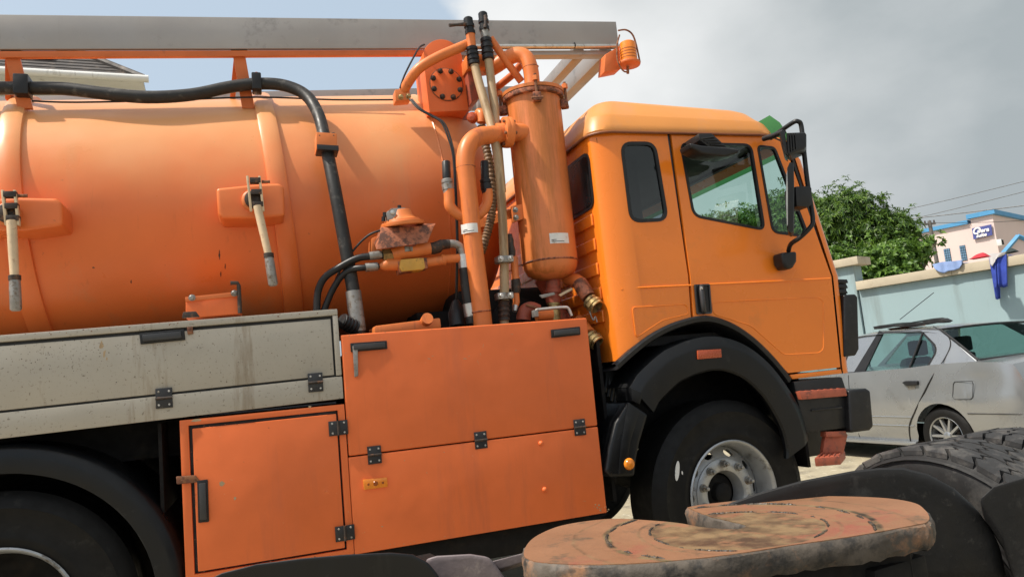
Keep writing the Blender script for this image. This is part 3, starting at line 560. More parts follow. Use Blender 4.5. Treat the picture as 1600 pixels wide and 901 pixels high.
marks('paint_chips', 3.6193, 'hose_tan', lw_, along((556, 860), (945, 798), 16, 4, 2, .001, .004)+along((930, 790), (946, 797), 14, 6, 4, .002, .007)+[(597, 822, .008, .003), (632, 719, .004, .002), (667, 738, .003, .002), (694, 706, .008, .0012), (914, 782, .012, .0012), (920, 722, .002, .002)], 5)
marks('paint_chips', 3.6153, 'grime_orange', fl, along((300, 668), (522, 643), 14, 4, 2, .001, .004)+along((300, 680), (308, 890), 10, 2, 3, .001, .004)+along((310, 895), (535, 860), 12, 3, 3, .001, .005)+[(308, 718, .003, .003), (381, 721, .002, .002), (420, 668, .003, .003), (337, 779, .001, .001)], 6)
marks('rust_specks', 3.6273, 'dark_iron', lk, [(60+rn(-1, 1)*60+rn(0, 60), 570-(i % 7)*6+rn(-14, 14), rn(.0008, .0026), rn(.0008, .0026)) for i in range(110)]+[(rn(5, 500), rn(545, 600), rn(.0008, .003), rn(.0008, .003)) for i in range(45)]+[(rn(180, 340), rn(536, 546), rn(.001, .003), rn(.001, .003)) for i in range(30)], 7)
marks('brown_stain', 3.6274, 'hose_tan', lk, [(158, 540, .010, .022), (163, 552, .008, .020), (167, 560, .004, .008)], 8)
marks('rust_specks', 3.6193, 'rust', lk, along((5, 526), (520, 487), 26, 3, 2, .001, .005), 9)
# ---- chassis, underside
ch = ob('chassis_frame', MB().box((-4.4, 4.42, 0.78), (3.2, 4.50, 1.06)).box((-4.4, 5.24, 0.78), (3.2, 5.32, 1.06)), 'chassis_black', TR, bevel=0.006)
ob('chassis_cross_member', MB().box((-0.95, 4.5, 0.80), (-0.87, 5.24, 1.02)).box((1.75, 4.5, 0.80), (1.83, 5.24, 1.02)), 'chassis_black', ch)
ob('sub_frame', MB().box((-4.3, 3.95, 1.10), (1.6, 5.8, 1.27)), 'chassis_black', TR)
for xs in (-0.5, 0.9, -2.2): ob('saddle', MB().box((xs, 4.3, 1.27), (xs+0.2, 5.4, 1.75)), 'chassis_black', TR)
ob('fuel_tank', MB().box((0.40, 3.70, 0.42), (1.62, 4.35, 0.60)), 'chassis_black', TR, bevel=0.04)
ob('splash_plate', MB().box((-0.44, 3.70, 0.62), (-0.425, 4.35, 1.26)), 'chassis_black', TR)
ob('under_guard', MB().box((-4.0, 4.38, 0.5), (-0.46, 4.41, 1.24)), 'chassis_black', TR)
ob('far_guard', MB().box((-4.0, 5.9, 0.45), (1.8, 5.93, 1.6)), 'chassis_black', TR)
ob('axle_beam', MB().tube([(2.5, 4.0, .52), (2.5, 5.8, .52)], 0.07, 12).tube([(-1.05, 4.0, .52), (-1.05, 5.8, .52)], 0.09, 12), 'chassis_black', TR)
# ---- wheels
def tyre_profile(w=0.15, R_=0.53):
    return [(0.285, w*0.80), (0.295, w*0.93), (0.33, w*1.0), (0.345, w*1.015), (0.35, w*1.0), (0.40, w*1.03), (0.455, w*1.01), (0.460, w*1.03), (0.468, w*1.0), (0.495, w*0.92), (0.515, w*0.80), (0.527, w*0.72), (R_, w*0.55), (R_+0.001, 0.0), (R_, -w*0.55), (0.527, -w*0.72), (0.50, -w*0.92), (0.42, -w*1.0), (0.33, -w*0.98), (0.285, -w*0.8)]
def truck_wheel(cx, yo, cz, Rt=0.53, front=True):
    ax = V((0, -1, 0)); c = V((cx, yo+0.15, cz))
    wo = ob('wheel', MB().lathe(tyre_profile(0.15, Rt), c, ax, 72, cap=False), 'rubber', TR)
    ob('rim', MB().lathe([(0.292, 0.125), (0.300, 0.142), (0.303, 0.150), (0.296, 0.156), (0.287, 0.150), (0.280, 0.130), (0.272, 0.10), (0.266, 0.02), (0.262, 0.0), (0.258, -0.06), (0.262, -0.08)], c, ax, 72, cap=False), 'wheel_silver', wo)
    if front:
        circ = lambda r, n, a0=0: [V((r*math.cos(a0+2*math.pi*i/n), r*math.sin(a0+2*math.pi*i/n))) for i in range(n)]
        def fn(u, v):
            r = math.hypot(u, v); t = 0.02+0.05*max(0, min(1, (0.262-r)/0.075)); return c+V((u, -t, v))
        holes = []
        for k in range(10):
            a = 2*math.pi*(k+0.5)/10+math.pi/2; ca, sa = math.cos(a), math.sin(a)
            holes.append([V((0.228*ca+0.020*math.cos(t)*ca-0.031*math.sin(t)*sa, 0.228*sa+0.020*math.cos(t)*sa+0.031*math.sin(t)*ca)) for t in [2*math.pi*i/14 for i in range(14)]])
        ob('wheel_disc', plate(circ(0.262, 60), [circ(0.198, 60)]+holes, fn, (0, 0.012, 0)), 'wheel_silver', wo)
        ob('hub_flange', MB().lathe([(0.199, 0.05), (0.199, 0.069), (0.190, 0.076), (0.142, 0.078), (0.128, 0.070), (0.118, 0.045), (0.110, 0.0)], c, ax, 60, cap=False), 'wheel_silver', wo)
        ob('hub_cap', MB().lathe([(0.112, -0.02), (0.10, 0.0), (0.06, 0.012), (0.055, 0.05), (0.04, 0.062), (0.0, 0.064)], c, ax, 40, cap=False), 'chassis_black', wo)
        nut = mesh_of(MB().lathe([(0.024, 0), (0.024, 0.006)], (0, 0, 0), (0, 0, 1), 16).lathe([(0.018, 0.006), (0.018, 0.030), (0.015, 0.033)], (0, 0, 0), (0, 0, 1), 6).lathe([(0.010, 0.03), (0.010, 0.05), (0.007, 0.053)], (0, 0, 0), (0, 0, 1), 10), 'wheel_nut')
        for k in range(10):
            a = 2*math.pi*k/10+math.pi/2; inst('wheel_nut', nut, c+V((0.1675*math.cos(a), -0.077, 0.1675*math.sin(a))), wo, 'dull_steel', rot=qz)
        ob('brake_drum', MB().lathe([(0.20, -0.02), (0.21, -0.1)], c, ax, 30), 'chassis_black', wo)
    else:
        ob('wheel_disc', MB().lathe([(0.262, -0.06), (0.22, -0.09), (0.16, -0.11), (0.0, -0.11)], c, ax, 40, cap=False), 'chassis_black', wo)
    return wo
fw_o = truck_wheel(2.475, 3.655, 0.548, 0.522)
q = P(1051, 735, 3.6485); ob('chalk_mark', MB().prism([q+V((math.cos(t)*0.0135+math.sin(t)*0.012, 0.0, math.sin(t)*0.052)) for t in [2*math.pi*i/16 for i in range(16)]], (0, 0.003, 0)), 'sticker_white', fw_o)
q = P(1059, 738, 3.648); ob('chalk_mark', MB().prism([q+V((math.cos(t)*0.004, 0.0, math.sin(t)*0.010)) for t in [2*math.pi*i/8 for i in range(8)]], (0, 0.003, 0)), 'sticker_white', fw_o)
hubc = V((2.475, 3.80, 0.548)); fw_o.matrix_local = Matrix.Translation(-V(TR.location)) @ Matrix.Translation(hubc) @ Matrix.Rotation(R(4.5), 4, 'Z') @ Matrix.Translation(-hubc)     # steered a little
truck_wheel(-1.06, 3.68, 0.52, 0.515, False)
far = truck_wheel(2.49, 5.79, 0.545, front=False); truck_wheel(-1.06, 5.79, 0.52, front=False); truck_wheel(-2.4, 3.68, 0.52, 0.515, False)

# ---- rear mudguard
def arc_guard(cx, cz, ro, ri, a0, a1, y0, y1, n=40, lip=0.06):
    m = MB(); rows = []
    for i in range(n+1):
        a = R(a0+(a1-a0)*i/n); d = V((math.cos(a), 0, math.sin(a))); c = V((cx, 0, cz))
        rows.append([c+d*r+V((0, y, 0)) for r, y in ((ri, y0+0.012), (ri+0.002, y0), (ri+(ro-ri)*0.5, y0-0.006), (ro-0.025, y0+0.003), (ro-0.006, y0+0.022), (ro, y0+0.06), (ro, y1), (ro-0.012, y1), (ro-0.012, y0+0.06), (ri+0.006, y0+0.016))])
    m.grid([r+[r[0]] for r in rows]); k = len(rows[0])+1
    return m
ob('rear_mudguard', arc_guard(-1.06, 0.52, 0.725, 0.605, -8, 188, 3.64, 4.3), 'fender_black', TR)
ob('guard_edge', MB().tube([(-1.06+0.606*math.cos(R(a)), 3.643, 0.52+0.606*math.sin(R(a))) for a in range(-8, 189, 4)], 0.0035, 6), 'worn_rubber', TR)

# ================================================================= cab
CYS = 3.65
def side(v): return CYS+max(0.0, v-1.745)*0.02
sf = lambda u, v: V((u, side(v), v))
arch = xz([(1079.5, 496), (1066, 500.5), (1033, 514.5), (1012, 528)], CYS)
XQ = 2.04
cab = ob('cab', MB().box((1.93, 3.80, 1.42), (3.36, 6.0, 1.47)), 'interior_dark', TR)          # floor of the cab
qwin = rpoly(xz([(970.5, 220), (1026.5, 220), (1046, 345), (985, 348)], CYS), 0.075, 6)
rear_panel = xz([(1045, 208.3), (1075.3, 432)], CYS)+arch+[V((XQ, 1.462)), V((XQ, 2.651))]
def split_fn(poly): return poly
ob('cab_side_panel', plate(rear_panel, [qwin], sf, (0, 0.025, 0)), 'cab_orange', cab, bevel=0.0)
# rounded rear corner
rows = []
for i in range(13):
    t = i/12*math.pi/2; x = XQ-0.175*math.sin(t); yo = 0.085*(1-math.cos(t))
    zb = 1.462-0.11*min(1, i/8)
    rows.append([V((x, side(z)+yo, z)) for z in (zb, 1.60, 1.745, 2.0, 2.3, 2.651)])
for y in (4.3, 5.0, 5.6, 6.02): rows.append([V((1.865, y, z)) for z in (1.352, 1.60, 1.745, 2.0, 2.3, 2.651)])
ob('cab_rear_wall', MB().grid(rows), 'cab_orange', cab)
# pressed ribs on the rear wall and the rear window
for k, (py0, py1) in enumerate(((352, 340), (392, 379), (432, 418), (470, 457), (505, 493))):
    a = PX(903, py0, 1.855); b = PX(938, py1, 1.855); z = (a.z+b.z)/2
    ob('pressed_rib', MB().box((1.851, 3.78, z-0.035), (1.8645, 5.9, z+0.035)), 'cab_orange', cab, bevel=0.007, seg=3)
rw = rpoly([(3.745, 2.235), (3.745, 2.57), (4.45, 2.57), (4.45, 2.235)], 0.07, 6)
ob('rear_window', plate(rw, [], lambda u, v: V((1.857, u, v)), (0.006, 0, 0)), 'black_plastic', cab)
ob('rear_window_pane', plate(inset(rw, 0.02), [], lambda u, v: V((1.8545, u, v)), (0.002, 0, 0)), 'black_gloss', cab)
# roof rail above the door, sill, front pillar
ob('roof_rail', MB().box((XQ, 3.672, 2.6535), (3.09, 3.70, 2.675)), 'black_paint', cab)
ob('cab_sill', plate(xz([(1234, 585), (1314, 576), (1316, 583), (1238.5, 592)], CYS), [], sf, (0, 0.03, 0)), 'cab_orange', cab, bevel=0.004)
pil = xz([(1208, 211), (1227, 218.5), (1245.3, 247), (1301.8, 432), (1316, 574), (1317.5, 583)], CYS)
rows = [[V((p.x, side(p.y), p.y)) for p in pil]]
for dx, dy in ((0.02, 0.002), (0.04, 0.008), (0.058, 0.022), (0.07, 0.05), (0.075, 0.09), (0.075, 0.13)):
    rows.append([V((p.x+dx, side(p.y)+dy, p.y)) for p in pil])
ob('front_pillar', MB().grid(rows), 'cab_orange', cab)
frow = [V((p.x+0.075, 3.78, p.y)) for p in pil]
def fx(z):
    for a, b in zip(frow, frow[1:]):
        if b.z <= z <= a.z: t = (a.z-z)/(a.z-b.z+1e-9); return a.x+(b.x-a.x)*t
    return frow[-1].x
zw0, zw1 = 1.83, 2.60
ob('front_panel', MB().grid([[V((fx(z), y, z)) for z in (1.20, 1.4, 1.6, 1.75, zw0)] for y in (3.78, 4.5, 5.2, 5.96)]), 'cab_orange', cab)
ob('windscreen', MB().grid([[V((fx(z)-0.012+0.03*math.sin((y-3.77)/2.2*math.pi), y, z)) for z in (zw0, 2.1, 2.35, zw1)] for y in (3.775, 4.2, 4.87, 5.5, 5.96)]), 'cab_glass', cab)
ob('windscreen_header', MB().grid([[V((fx(z), y, z)) for z in (zw1, 2.645)] for y in (3.78, 4.87, 5.96)]), 'cab_orange', cab)
ob('header_lining', MB().box((3.045, 3.72, 2.585), (3.075, 6.02, 2.65)), 'interior_dark', cab)
ob('windscreen_seal', MB().tube([(fx(z), 3.785, z) for z in (zw0, 2.1, 2.35, zw1)], 0.014, 8), 'black_plastic', cab)
# green sun visor standing off the top of the windscreen
vis = ob('sun_visor', MB().grid([[V((x, y, z)) for x, z in ((3.13, 2.80), (3.20, 2.755), (3.262, 2.66), (3.295, 2.575))] for y in (3.70, 4.3, 5.0, 5.7, 6.04)]), 'visor_green', TR)
# far side of the cab with its own window openings
dw = rpoly(xz([(1063, 221), (1176.5, 223.5), (1196.5, 361), (1083, 338.5)], CYS), 0.06, 6)
vw = rpoly(xz([(1184, 225), (1213, 228.5), (1262, 361), (1255, 370.5), (1206.5, 364)], CYS), [0.04, 0.03, 0.03, 0.03, 0.05], 5)
farp = [V((1.87, 1.36)), V((1.87, 2.651))]+[V((3.07, 2.651)), V((3.40, 1.75)), V((3.40, 1.2)), V((2.95, 1.2)), V((2.84, 1.3)), V((2.4, 1.55)), V((2.1, 1.45))]
ob('far_side_panel', plate(farp, [dw, vw], lambda u, v: V((u, 6.09-(side(v)-CYS), v)), (0, -0.025, 0)), 'cab_orange', cab)
ob('far_window_pane', plate(inset(dw, -0.01), [], lambda u, v: V((u, 6.075-(side(v)-CYS), v)), (0, -0.004, 0)), 'cab_glass', cab)
ob('headliner', MB().box((1.90, 3.70, 2.60), (3.06, 6.05, 2.63)), 'interior_dark', cab)
ob('rear_lining', MB().box((1.885, 3.74, 1.45), (1.90, 6.04, 2.60)), 'interior_dark', cab)
ob('bunk_curtain', MB().grid([[V((2.30+0.02*math.sin(y*30)+(0.05 if z < 1.8 else 0), y, z)) for z in (1.5, 1.8, 2.2, 2.6)] for y in [3.98+i*0.04 for i in range(50)]]), 'seat_cloth', cab)
for ys in (4.05, 5.25):
    st = ob('seat', MB().box((2.50, ys, 1.55), (2.98, ys+0.48, 1.72)), 'seat_cloth', cab, bevel=0.05, seg=3)
    ob('seat_backrest', MB().hexa([(2.42, ys, 1.65), (2.56, ys, 1.65), (2.56, ys+0.48, 1.65), (2.42, ys+0.48, 1.65), (2.33, ys+0.06, 2.16), (2.43, ys+0.06, 2.16), (2.43, ys+0.42, 2.16), (2.33, ys+0.42, 2.16)]), 'seat_cloth', cab, bevel=0.05, seg=3)
ob('dashboard', MB().box((3.02, 3.80, 1.47), (3.34, 6.0, 1.86)), 'interior_dark', cab, bevel=0.05, seg=3)
ob('steering_wheel', MB().lathe([(0.22+0.016*math.cos(t), 0.016*math.sin(t)) for t in [2*math.pi*i/8 for i in range(9)]], (2.93, 5.45, 1.98), (-0.55, 0, 0.83), 28, cap=False), 'interior_dark', cab)
# quarter window
ob('quarter_window_seal', ring(qwin, inset(qwin, 0.020), lambda u, v: sf(u, v)+V((0, -0.004, 0)), (0, 0.02, 0)), 'black_plastic', cab)
ob('quarter_window_pane', plate(inset(qwin, 0.017), [], lambda u, v: sf(u, v)+V((0, 0.006, 0)), (0, 0.003, 0)), 'privacy_glass', cab)
# belt crease and pressed outlines
ob('belt_crease', MB().tube([V((1.93, 3.672, 1.745)), V((2.04, 3.6515, 1.745)), V((2.385, 3.6515, 1.742))], 0.006, 6), 'cab_orange', cab)
pr = rpoly(xz([(988, 480), (1072, 475), (1076, 490), (1035, 500), (994, 527)], CYS), 0.02, 4)
ob('pressed_outline', MB().tube([V((p.x, CYS+0.0005, p.y)) for p in pr+[pr[0]]], 0.0035, 6), 'cab_orange', cab)
ob('door_jamb', MB().tube([V((q.x, 3.678, q.y)) for q in xz([(1046.5, 208), (1077, 432), (1082, 496)], CYS)], 0.012, 6).tube([V((q.x, 3.678, q.y)) for q in xz([(1206, 212), (1226, 220), (1243.5, 248), (1300, 432), (1314.2, 574)], CYS)], 0.012, 6), 'black_paint', cab)
# ---- door
darch = xz([(1231, 582.5), (1221, 572), (1204, 552), (1177, 526.5), (1147, 507), (1117, 495.5), (1093, 494), (1083, 495)], CYS)
dpoly = rpoly(xz([(1048, 209), (1203, 212), (1224, 221), (1242, 249)], CYS), [0.012, 0.03, 0.03, 0.03], 3)+xz([(1298.3, 432), (1312.3, 573.5)], CYS)+darch+xz([(1078.3, 432)], CYS)
door = ob('door', plate(dpoly, [dw, vw], lambda u, v: sf(u, v)+V((0, -0.004, 0)), (0, 0.03, 0)), 'cab_orange', TR, bevel=0.0)
for nm, wn in (('door_window', dw), ('vent_window', vw)):
    ob(nm+'_seal', ring(wn, inset(wn, 0.016), lambda u, v: sf(u, v)+V((0, -0.008, 0)), (0, 0.022, 0)), 'black_plastic', door)
    ob(nm+'_pane', plate(inset(wn, 0.013), [], lambda u, v: sf(u, v)+V((0, 0.002, 0)), (0, 0.003, 0)), 'cab_glass', door)
ob('belt_crease', MB().tube([V((2.40, 3.6475, 1.742)), V((2.9, 3.6475, 1.737)), V((3.362, 3.6475, 1.734))], 0.006, 6), 'cab_orange', door)
pr = rpoly(xz([(1112, 472), (1277, 464), (1286, 470), (1286, 545), (1279, 551), (1224, 554), (1172, 508), (1114, 491)], CYS), 0.03, 4)
ob('pressed_outline', MB().tube([V((p.x, CYS-0.0035, p.y)) for p in pr+[pr[0]]], 0.0035, 6), 'cab_orange', door)
hd = rpoly(xz([(1083, 444.5), (1107, 443.5), (1110.5, 490), (1087, 491.5)], CYS), 0.012, 3)
ob('door_handle_recess', plate(hd, [], lambda u, v: V((u, 3.640, v)), (0, 0.0055, 0)), 'black_plastic', door, bevel=0.002)
ob('door_handle', MB().tube([P(1096, 447, 3.634), P(1096, 453, 3.618), P(1098, 470, 3.612), P(1100, 484, 3.618), P(1100, 488, 3.634)], [.014, .015, .014, .013, .012], 10, k=4), 'dull_black', door)
ob('handle_frame', ring(hd, inset(hd, .009), lambda u, v: V((u, 3.634, v)), (0, 0.0058, 0)), 'dull_black', door)
ob('door_lock', MB().lathe([(.008, 0), (.008, .004), (.005, .006)], P(1096, 450, 3.606), (0, -1, 0), 12), 'bright_steel', door)
# ---- roof
def rr(inset_, z, nx=10):
    x0, x1, y0, y1 = 1.85+inset_, 3.16-inset_*0.9, 3.652+inset_, 6.09-inset_; r = 0.13-inset_*0.2; o = []
    for cx, cy, a0 in ((x1-r*1.3, y0+r, -90), (x1-r*1.3, y1-r, 0), (x0+r, y1-r, 90), (x0+r, y0+r, 180)):
        rx = r*1.3 if cx > 2.5 else r
        for i in range(7): a = R(a0+90*i/6); o.append((cx+rx*math.cos(a), cy+r*math.sin(a)))
    def zz(x): t = (x-1.85)/1.3; return 2.655+(z-2.655)*(1-0.22*max(0, t)**2)
    return [V((x, y, zz(x))) for x, y in o]
rings = [rr(0.0, 2.655), rr(-0.004, 2.668), rr(0.004, 2.70), rr(0.028, 2.765), rr(0.032, 2.772), rr(0.055, 2.80), rr(0.10, 2.866), rr(0.14, 2.896), rr(0.22, 2.916), rr(0.40, 2.93), rr(0.56, 2.932)]
mb = MB(); mb.grid(rings, True); k = len(rings[0]); mb.add(rings[-1], [tuple(range(k))])
ob('roof', mb, 'cab_roof', TR)
ob('roof_gutter', MB().tube([p+V((0, 0, -0.004)) for p in rr(-0.002, 2.655)]+[rr(-0.002, 2.655)[0]+V((0, 0, -0.004))], 0.008, 8), 'gutter_brown', TR)
# ---- wheel arch trim, front fender
ar = [(962, 571), (985, 550), (1012, 528.5), (1040, 512.5), (1066, 502.5), (1093, 496.5), (1117, 498), (1147, 509.5), (1177, 530), (1204, 556), (1222, 577), (1234, 593)]
rows = []
for i, q in enumerate(smooth_path([P(*p, 3.64) for p in ar], 4)):
    d = (q-V((2.44, 3.64, 0.62))).normalized(); d.y = 0
    rows.append([q+d*0.012+V((0, 0.03, 0)), q+d*0.012+V((0, -0.004, 0)), q+V((0, -0.014, 0)), q-d*0.022+V((0, -0.010, 0)), q-d*0.030+V((0, 0.01, 0)), q-d*0.034+V((0, 0.3, 0))])
ob('arch_trim', MB().grid(rows), 'black_plastic', TR)
fo = [(370, 555), (395, 515), (420, 480), (520, 390), (580, 358), (650, 330), (740, 312), (830, 320), (930, 360), (1030, 440), (1110, 540), (1170, 640), (1205, 740), (1215, 800)]
rows = []
for q in smooth_path([P(860+a/3.004, 420+b/3.004, 3.62) for a, b in fo], 4):
    d = (q-V((2.46, 3.62, 0.52))).normalized()
    rows.append([q+V((0, 0.40, 0)), q+V((0, 0.02, 0)), q-d*0.006+V((0, 0.004, 0)), q-d*0.055+V((0, -0.022, 0)), q-d*0.068+V((0, -0.024, 0)), q-d*0.19+V((0, -0.012, 0)), q-d*0.20+V((0, 0.0, 0)), q-d*0.195+V((0, 0.03, 0)), q-d*0.02+V((0, 0.04, 0))])
fen = ob('front_fender', MB().grid(rows), 'fender_black', TR)
ob('side_reflector', MB().prism([P(*q, 3.588) for q in ((1090, 547), (1127, 545), (1128, 558), (1091, 561))], (0, 0.014, 0)), 'reflector_red', fen, bevel=0.003)
# rear lower section of the fender with its strap and amber lamp
fr_ = ob('fender_rear_section', MB().prism([P(*q, 3.60) for q in ((983, 626), (1014, 647), (1001, 690), (995, 720), (993, 744), (954, 746), (946, 736), (952, 700), (962, 660))], (0, 0.32, 0)), 'fender_black', TR, bevel=0.025, seg=3)
ob('fender_ridge', MB().prism([P(*q, 3.592) for q in ((982, 628), (1000, 641), (985, 690), (979, 740), (967, 741), (971, 690))], (0, 0.0125, 0)), 'fender_black', fr_, bevel=0.005)
ob('fender_strap', MB().prism([P(*q, 3.596) for q in ((986, 605), (1005, 614), (1000, 632), (988, 626))], (0, 0.2, 0)), 'fender_black', fr_, bevel=0.006)
ob('round_marker_lamp', MB().lathe([(0.031, 0), (0.031, 0.012), (0.024, 0.022), (0.008, 0.026), (0.0, 0.0265)], P(982, 724, 3.60), (0, -1, 0), 24, cap=False), 'amber', TR)
ob('wheel_well', MB().box((1.93, 4.02, 0.9), (3.1, 4.04, 1.5)).box((1.78, 3.75, 0.6), (1.80, 4.35, 1.5)).box((3.06, 3.72, 0.62), (3.08, 4.3, 1.2)), 'chassis_black', TR)
for i in range(7):      # folded rubber bellows and hoses behind the fender
    a = P(931+i*4, 560+i*3, 3.95); b = P(945+i*5, 612+i*7, 3.9)
    ob('air_line', MB().tube([a, a.lerp(b, .5)+V((.03, -.02, 0)), b], 0.012, 8, k=4), 'black_plastic', TR)
# ---- steps and bumper
ob('step_housing', MB().prism([P(*q, 3.63) for q in ((1240, 596), (1316, 588), (1322, 606), (1326, 668), (1258, 676))], (0, 0.40, 0)), 'black_plastic', TR, bevel=0.012)
stp = ob('upper_step', MB().prism([P(*q, 3.60) for q in ((1249, 611), (1322, 606), (1324, 618), (1253, 624))], (0, 0.18, 0)), 'step_red', TR, bevel=0.004)
for i in range(7): 
    a = P(1253+i*10, 610.8-i*0.75, 3.602); ob('step_tread', MB().obox(a+V((0, 0.09, 0.0)), (0.006, 0, 0), (0, 0.08, 0), (0, 0, 0.0022)), 'step_red', stp)
ob('step_groove', MB().tube([P(1268, 641, 3.625), P(1315, 636, 3.625)], 0.006, 6), 'worn_rubber', TR)
ob('bumper_corner', MB().prism([P(*q, 3.595) for q in ((1326, 609), (1354, 606), (1361, 610), (1366, 666), (1360, 672), (1330, 676))], (0, 0.45, 0)), 'black_plastic', TR, bevel=0.018, seg=3)
ob('bumper', MB().box((3.30, 4.05, 0.62), (3.55, 6.05, 1.06)), 'black_plastic', TR, bevel=0.03)
ls = ob('lower_step', MB().prism([P(*q, 3.66) for q in ((1291, 676), (1321, 674), (1325, 679), (1316, 718), (1285, 716), (1288, 690))], (0, 0.03, 0)), 'step_red', TR, bevel=0.006)
ob('step_lip', MB().prism([P(*q, 3.63) for q in ((1291, 674), (1322, 673), (1323, 681), (1291, 682))], (0, 0.05, 0)), 'step_red', ls, bevel=0.003)
ob('foot_tread', MB().prism([P(1272, 715, 3.56), P(1312, 712, 3.56), P(1320, 703, 3.74), P(1284, 705, 3.74)], (0, 0, -0.05)), 'step_red', ls, bevel=0.008)
for i in range(5):
    a = P(1278+i*8, 713-i*0.5, 3.57); b = P(1288+i*7, 704, 3.72); ob('tread_rib', MB().tube([a, b], 0.005, 6), 'step_red', ls)
# ---- black corner panel ahead of the door
cp = ob('corner_deflector', MB().prism([P(*q, 3.64) for q in ((1319, 460), (1337, 459), (1341, 464), (1343, 545), (1338, 555), (1320, 557))], (0, 0.14, 0)), 'black_plastic', TR, bevel=0.02, seg=3)
for i in range(3): ob('deflector_vent', MB().prism([P(*q, 3.66) for q in ((1309, 436+i*8), (1324-i, 436+i*8), (1326, 442+i*8), (1310, 442+i*8))], (0, 0.12, 0)), 'black_plastic', cp, bevel=0.006)
ob('deflector_backing', MB().prism([P(*q, 3.69) for q in ((1312, 440), (1322, 440), (1326, 556), (1318, 557))], (0, 0.1, 0)), 'black_paint', cp)

# ---- mirrors
YM = 3.40
arm = ob('mirror_arm', MB().tube([P(*q) for q in ((1204, 216, 3.62), (1222, 203, 3.5), (1240, 191, 3.42), (1247, 190, YM), (1252, 197, YM), (1256, 235, YM), (1261, 280, YM), (1267, 320, YM), (1270, 343, YM), (1267, 354, YM), (1250, 371, 3.45), (1236, 381, 3.52), (1232, 392, 3.58))], 0.0135, 12, k=4), 'black_plastic', TR)
ob('arm_bracket', MB().tube([P(1193, 217, 3.62), P(1207, 213, 3.55), P(1225, 206, 3.45)], [0.016, 0.018, 0.016], 12), 'black_plastic', arm)
ob('arm_foot', MB().prism([P(*q, 3.55) for q in ((1222, 394), (1246, 392), (1246, 408), (1240, 419), (1230, 420), (1224, 410))], (0, 0.095, 0)), 'black_plastic', arm, bevel=0.02, seg=3)
mh = ob('wide_angle_mirror', MB().prism([P(*q, 3.33) for q in ((1229, 207), (1258, 206), (1260, 210), (1260, 228), (1257, 233), (1233, 243), (1228, 238))], (0.09, 0.105, 0)), 'black_plastic', TR, bevel=0.012, seg=3)
ob('mirror_rim', MB().prism([P(*q, 3.325) for q in ((1218, 205), (1226, 203), (1232, 244), (1227, 240))], (0.09, 0.115, 0)), 'black_plastic', mh, bevel=0.008)
for i in range(4): ob('mirror_rib', MB().prism([P(*q, 3.322) for q in ((1230+i*4, 208), (1232+i*4, 208), (1234+i*4, 238-i*2), (1232+i*4, 239-i*2))], (0, 0.008, 0)), 'black_plastic', mh)
mm = ob('main_mirror', MB().prism([P(*q, 3.31) for q in ((1230, 262), (1234, 253), (1240, 254), (1241, 300), (1240, 360), (1236, 364), (1231, 361), (1228.5, 315))], (0.105, 0.125, 0)), 'black_plastic', TR, bevel=0.006, seg=2)
ob('mirror_face', MB().prism([P(*q, 3.307) for q in ((1228.7, 272), (1230.2, 266), (1231, 300), (1231, 350), (1229.5, 354), (1228.0, 315))], (0.10, 0.12, 0)), 'bright_steel', mm)
ob('mirror_clamp', MB().prism([P(*q, 3.35) for q in ((1243, 291), (1266, 290), (1269, 294), (1269, 319), (1264, 324), (1245, 322))], (0, 0.10, 0)), 'black_plastic', mm, bevel=0.01)
# ramp mirror above the door window
rm = ob('ramp_mirror', MB().prism([P(*q, 3.46) for q in ((1078, 223), (1096, 227), (1134, 230), (1155, 233), (1154, 239), (1134, 244), (1098, 240), (1081, 231))], (0, 0.12, 0)), 'black_plastic', TR, bevel=0.012, seg=3)
ob('mirror_stalk', MB().prism([P(*q, 3.50) for q in ((1092, 208), (1112, 207.5), (1126, 220), (1138, 232), (1108, 230), (1093, 219))], (0, 0.15, 0)), 'black_plastic', rm, bevel=0.01, seg=2)
for i in range(4): ob('stalk_rib', MB().tube([P(1095+i*5, 217+i*3, 3.497), P(1116+i*5, 214+i*4.5, 3.497)], 0.004, 6), 'black_plastic', rm)
# ================================================================= pipework between tank and cab
def pp(*q): return [P(*a) for a in q]
FX, FY = 1.635, 3.95; FR = 0.163
fil = ob('filter_vessel', MB().lathe([(0.03, 1.855), (0.09, 1.865), (0.135, 1.888), (0.156, 1.92), (FR, 1.96), (FR, 2.2), (FR, 2.5), (FR, 2.8), (FR, 2.955)], (FX, FY, 0), (0, 0, 1), 56), 'filter_orange', TR)
ob('vessel_weld', MB().lathe([(FR, 1.952), (FR+0.004, 1.958), (FR, 1.964)], (FX, FY, 0), (0, 0, 1), 56, cap=False), 'grime_orange', fil)
ob('vessel_flange', MB().lathe([(FR, 2.935), (FR+0.022, 2.938), (FR+0.024, 2.962), (FR, 2.964)], (FX, FY, 0), (0, 0, 1), 56, cap=False), 'grime_orange', fil, bevel=0.002)
ob('vessel_lid', MB().lathe([(FR+0.026, 2.966), (FR+0.028, 2.985), (FR+0.01, 2.992), (0.10, 3.01), (0.0, 3.02)], (FX, FY, 0), (0, 0, 1), 56), 'filter_orange', fil)
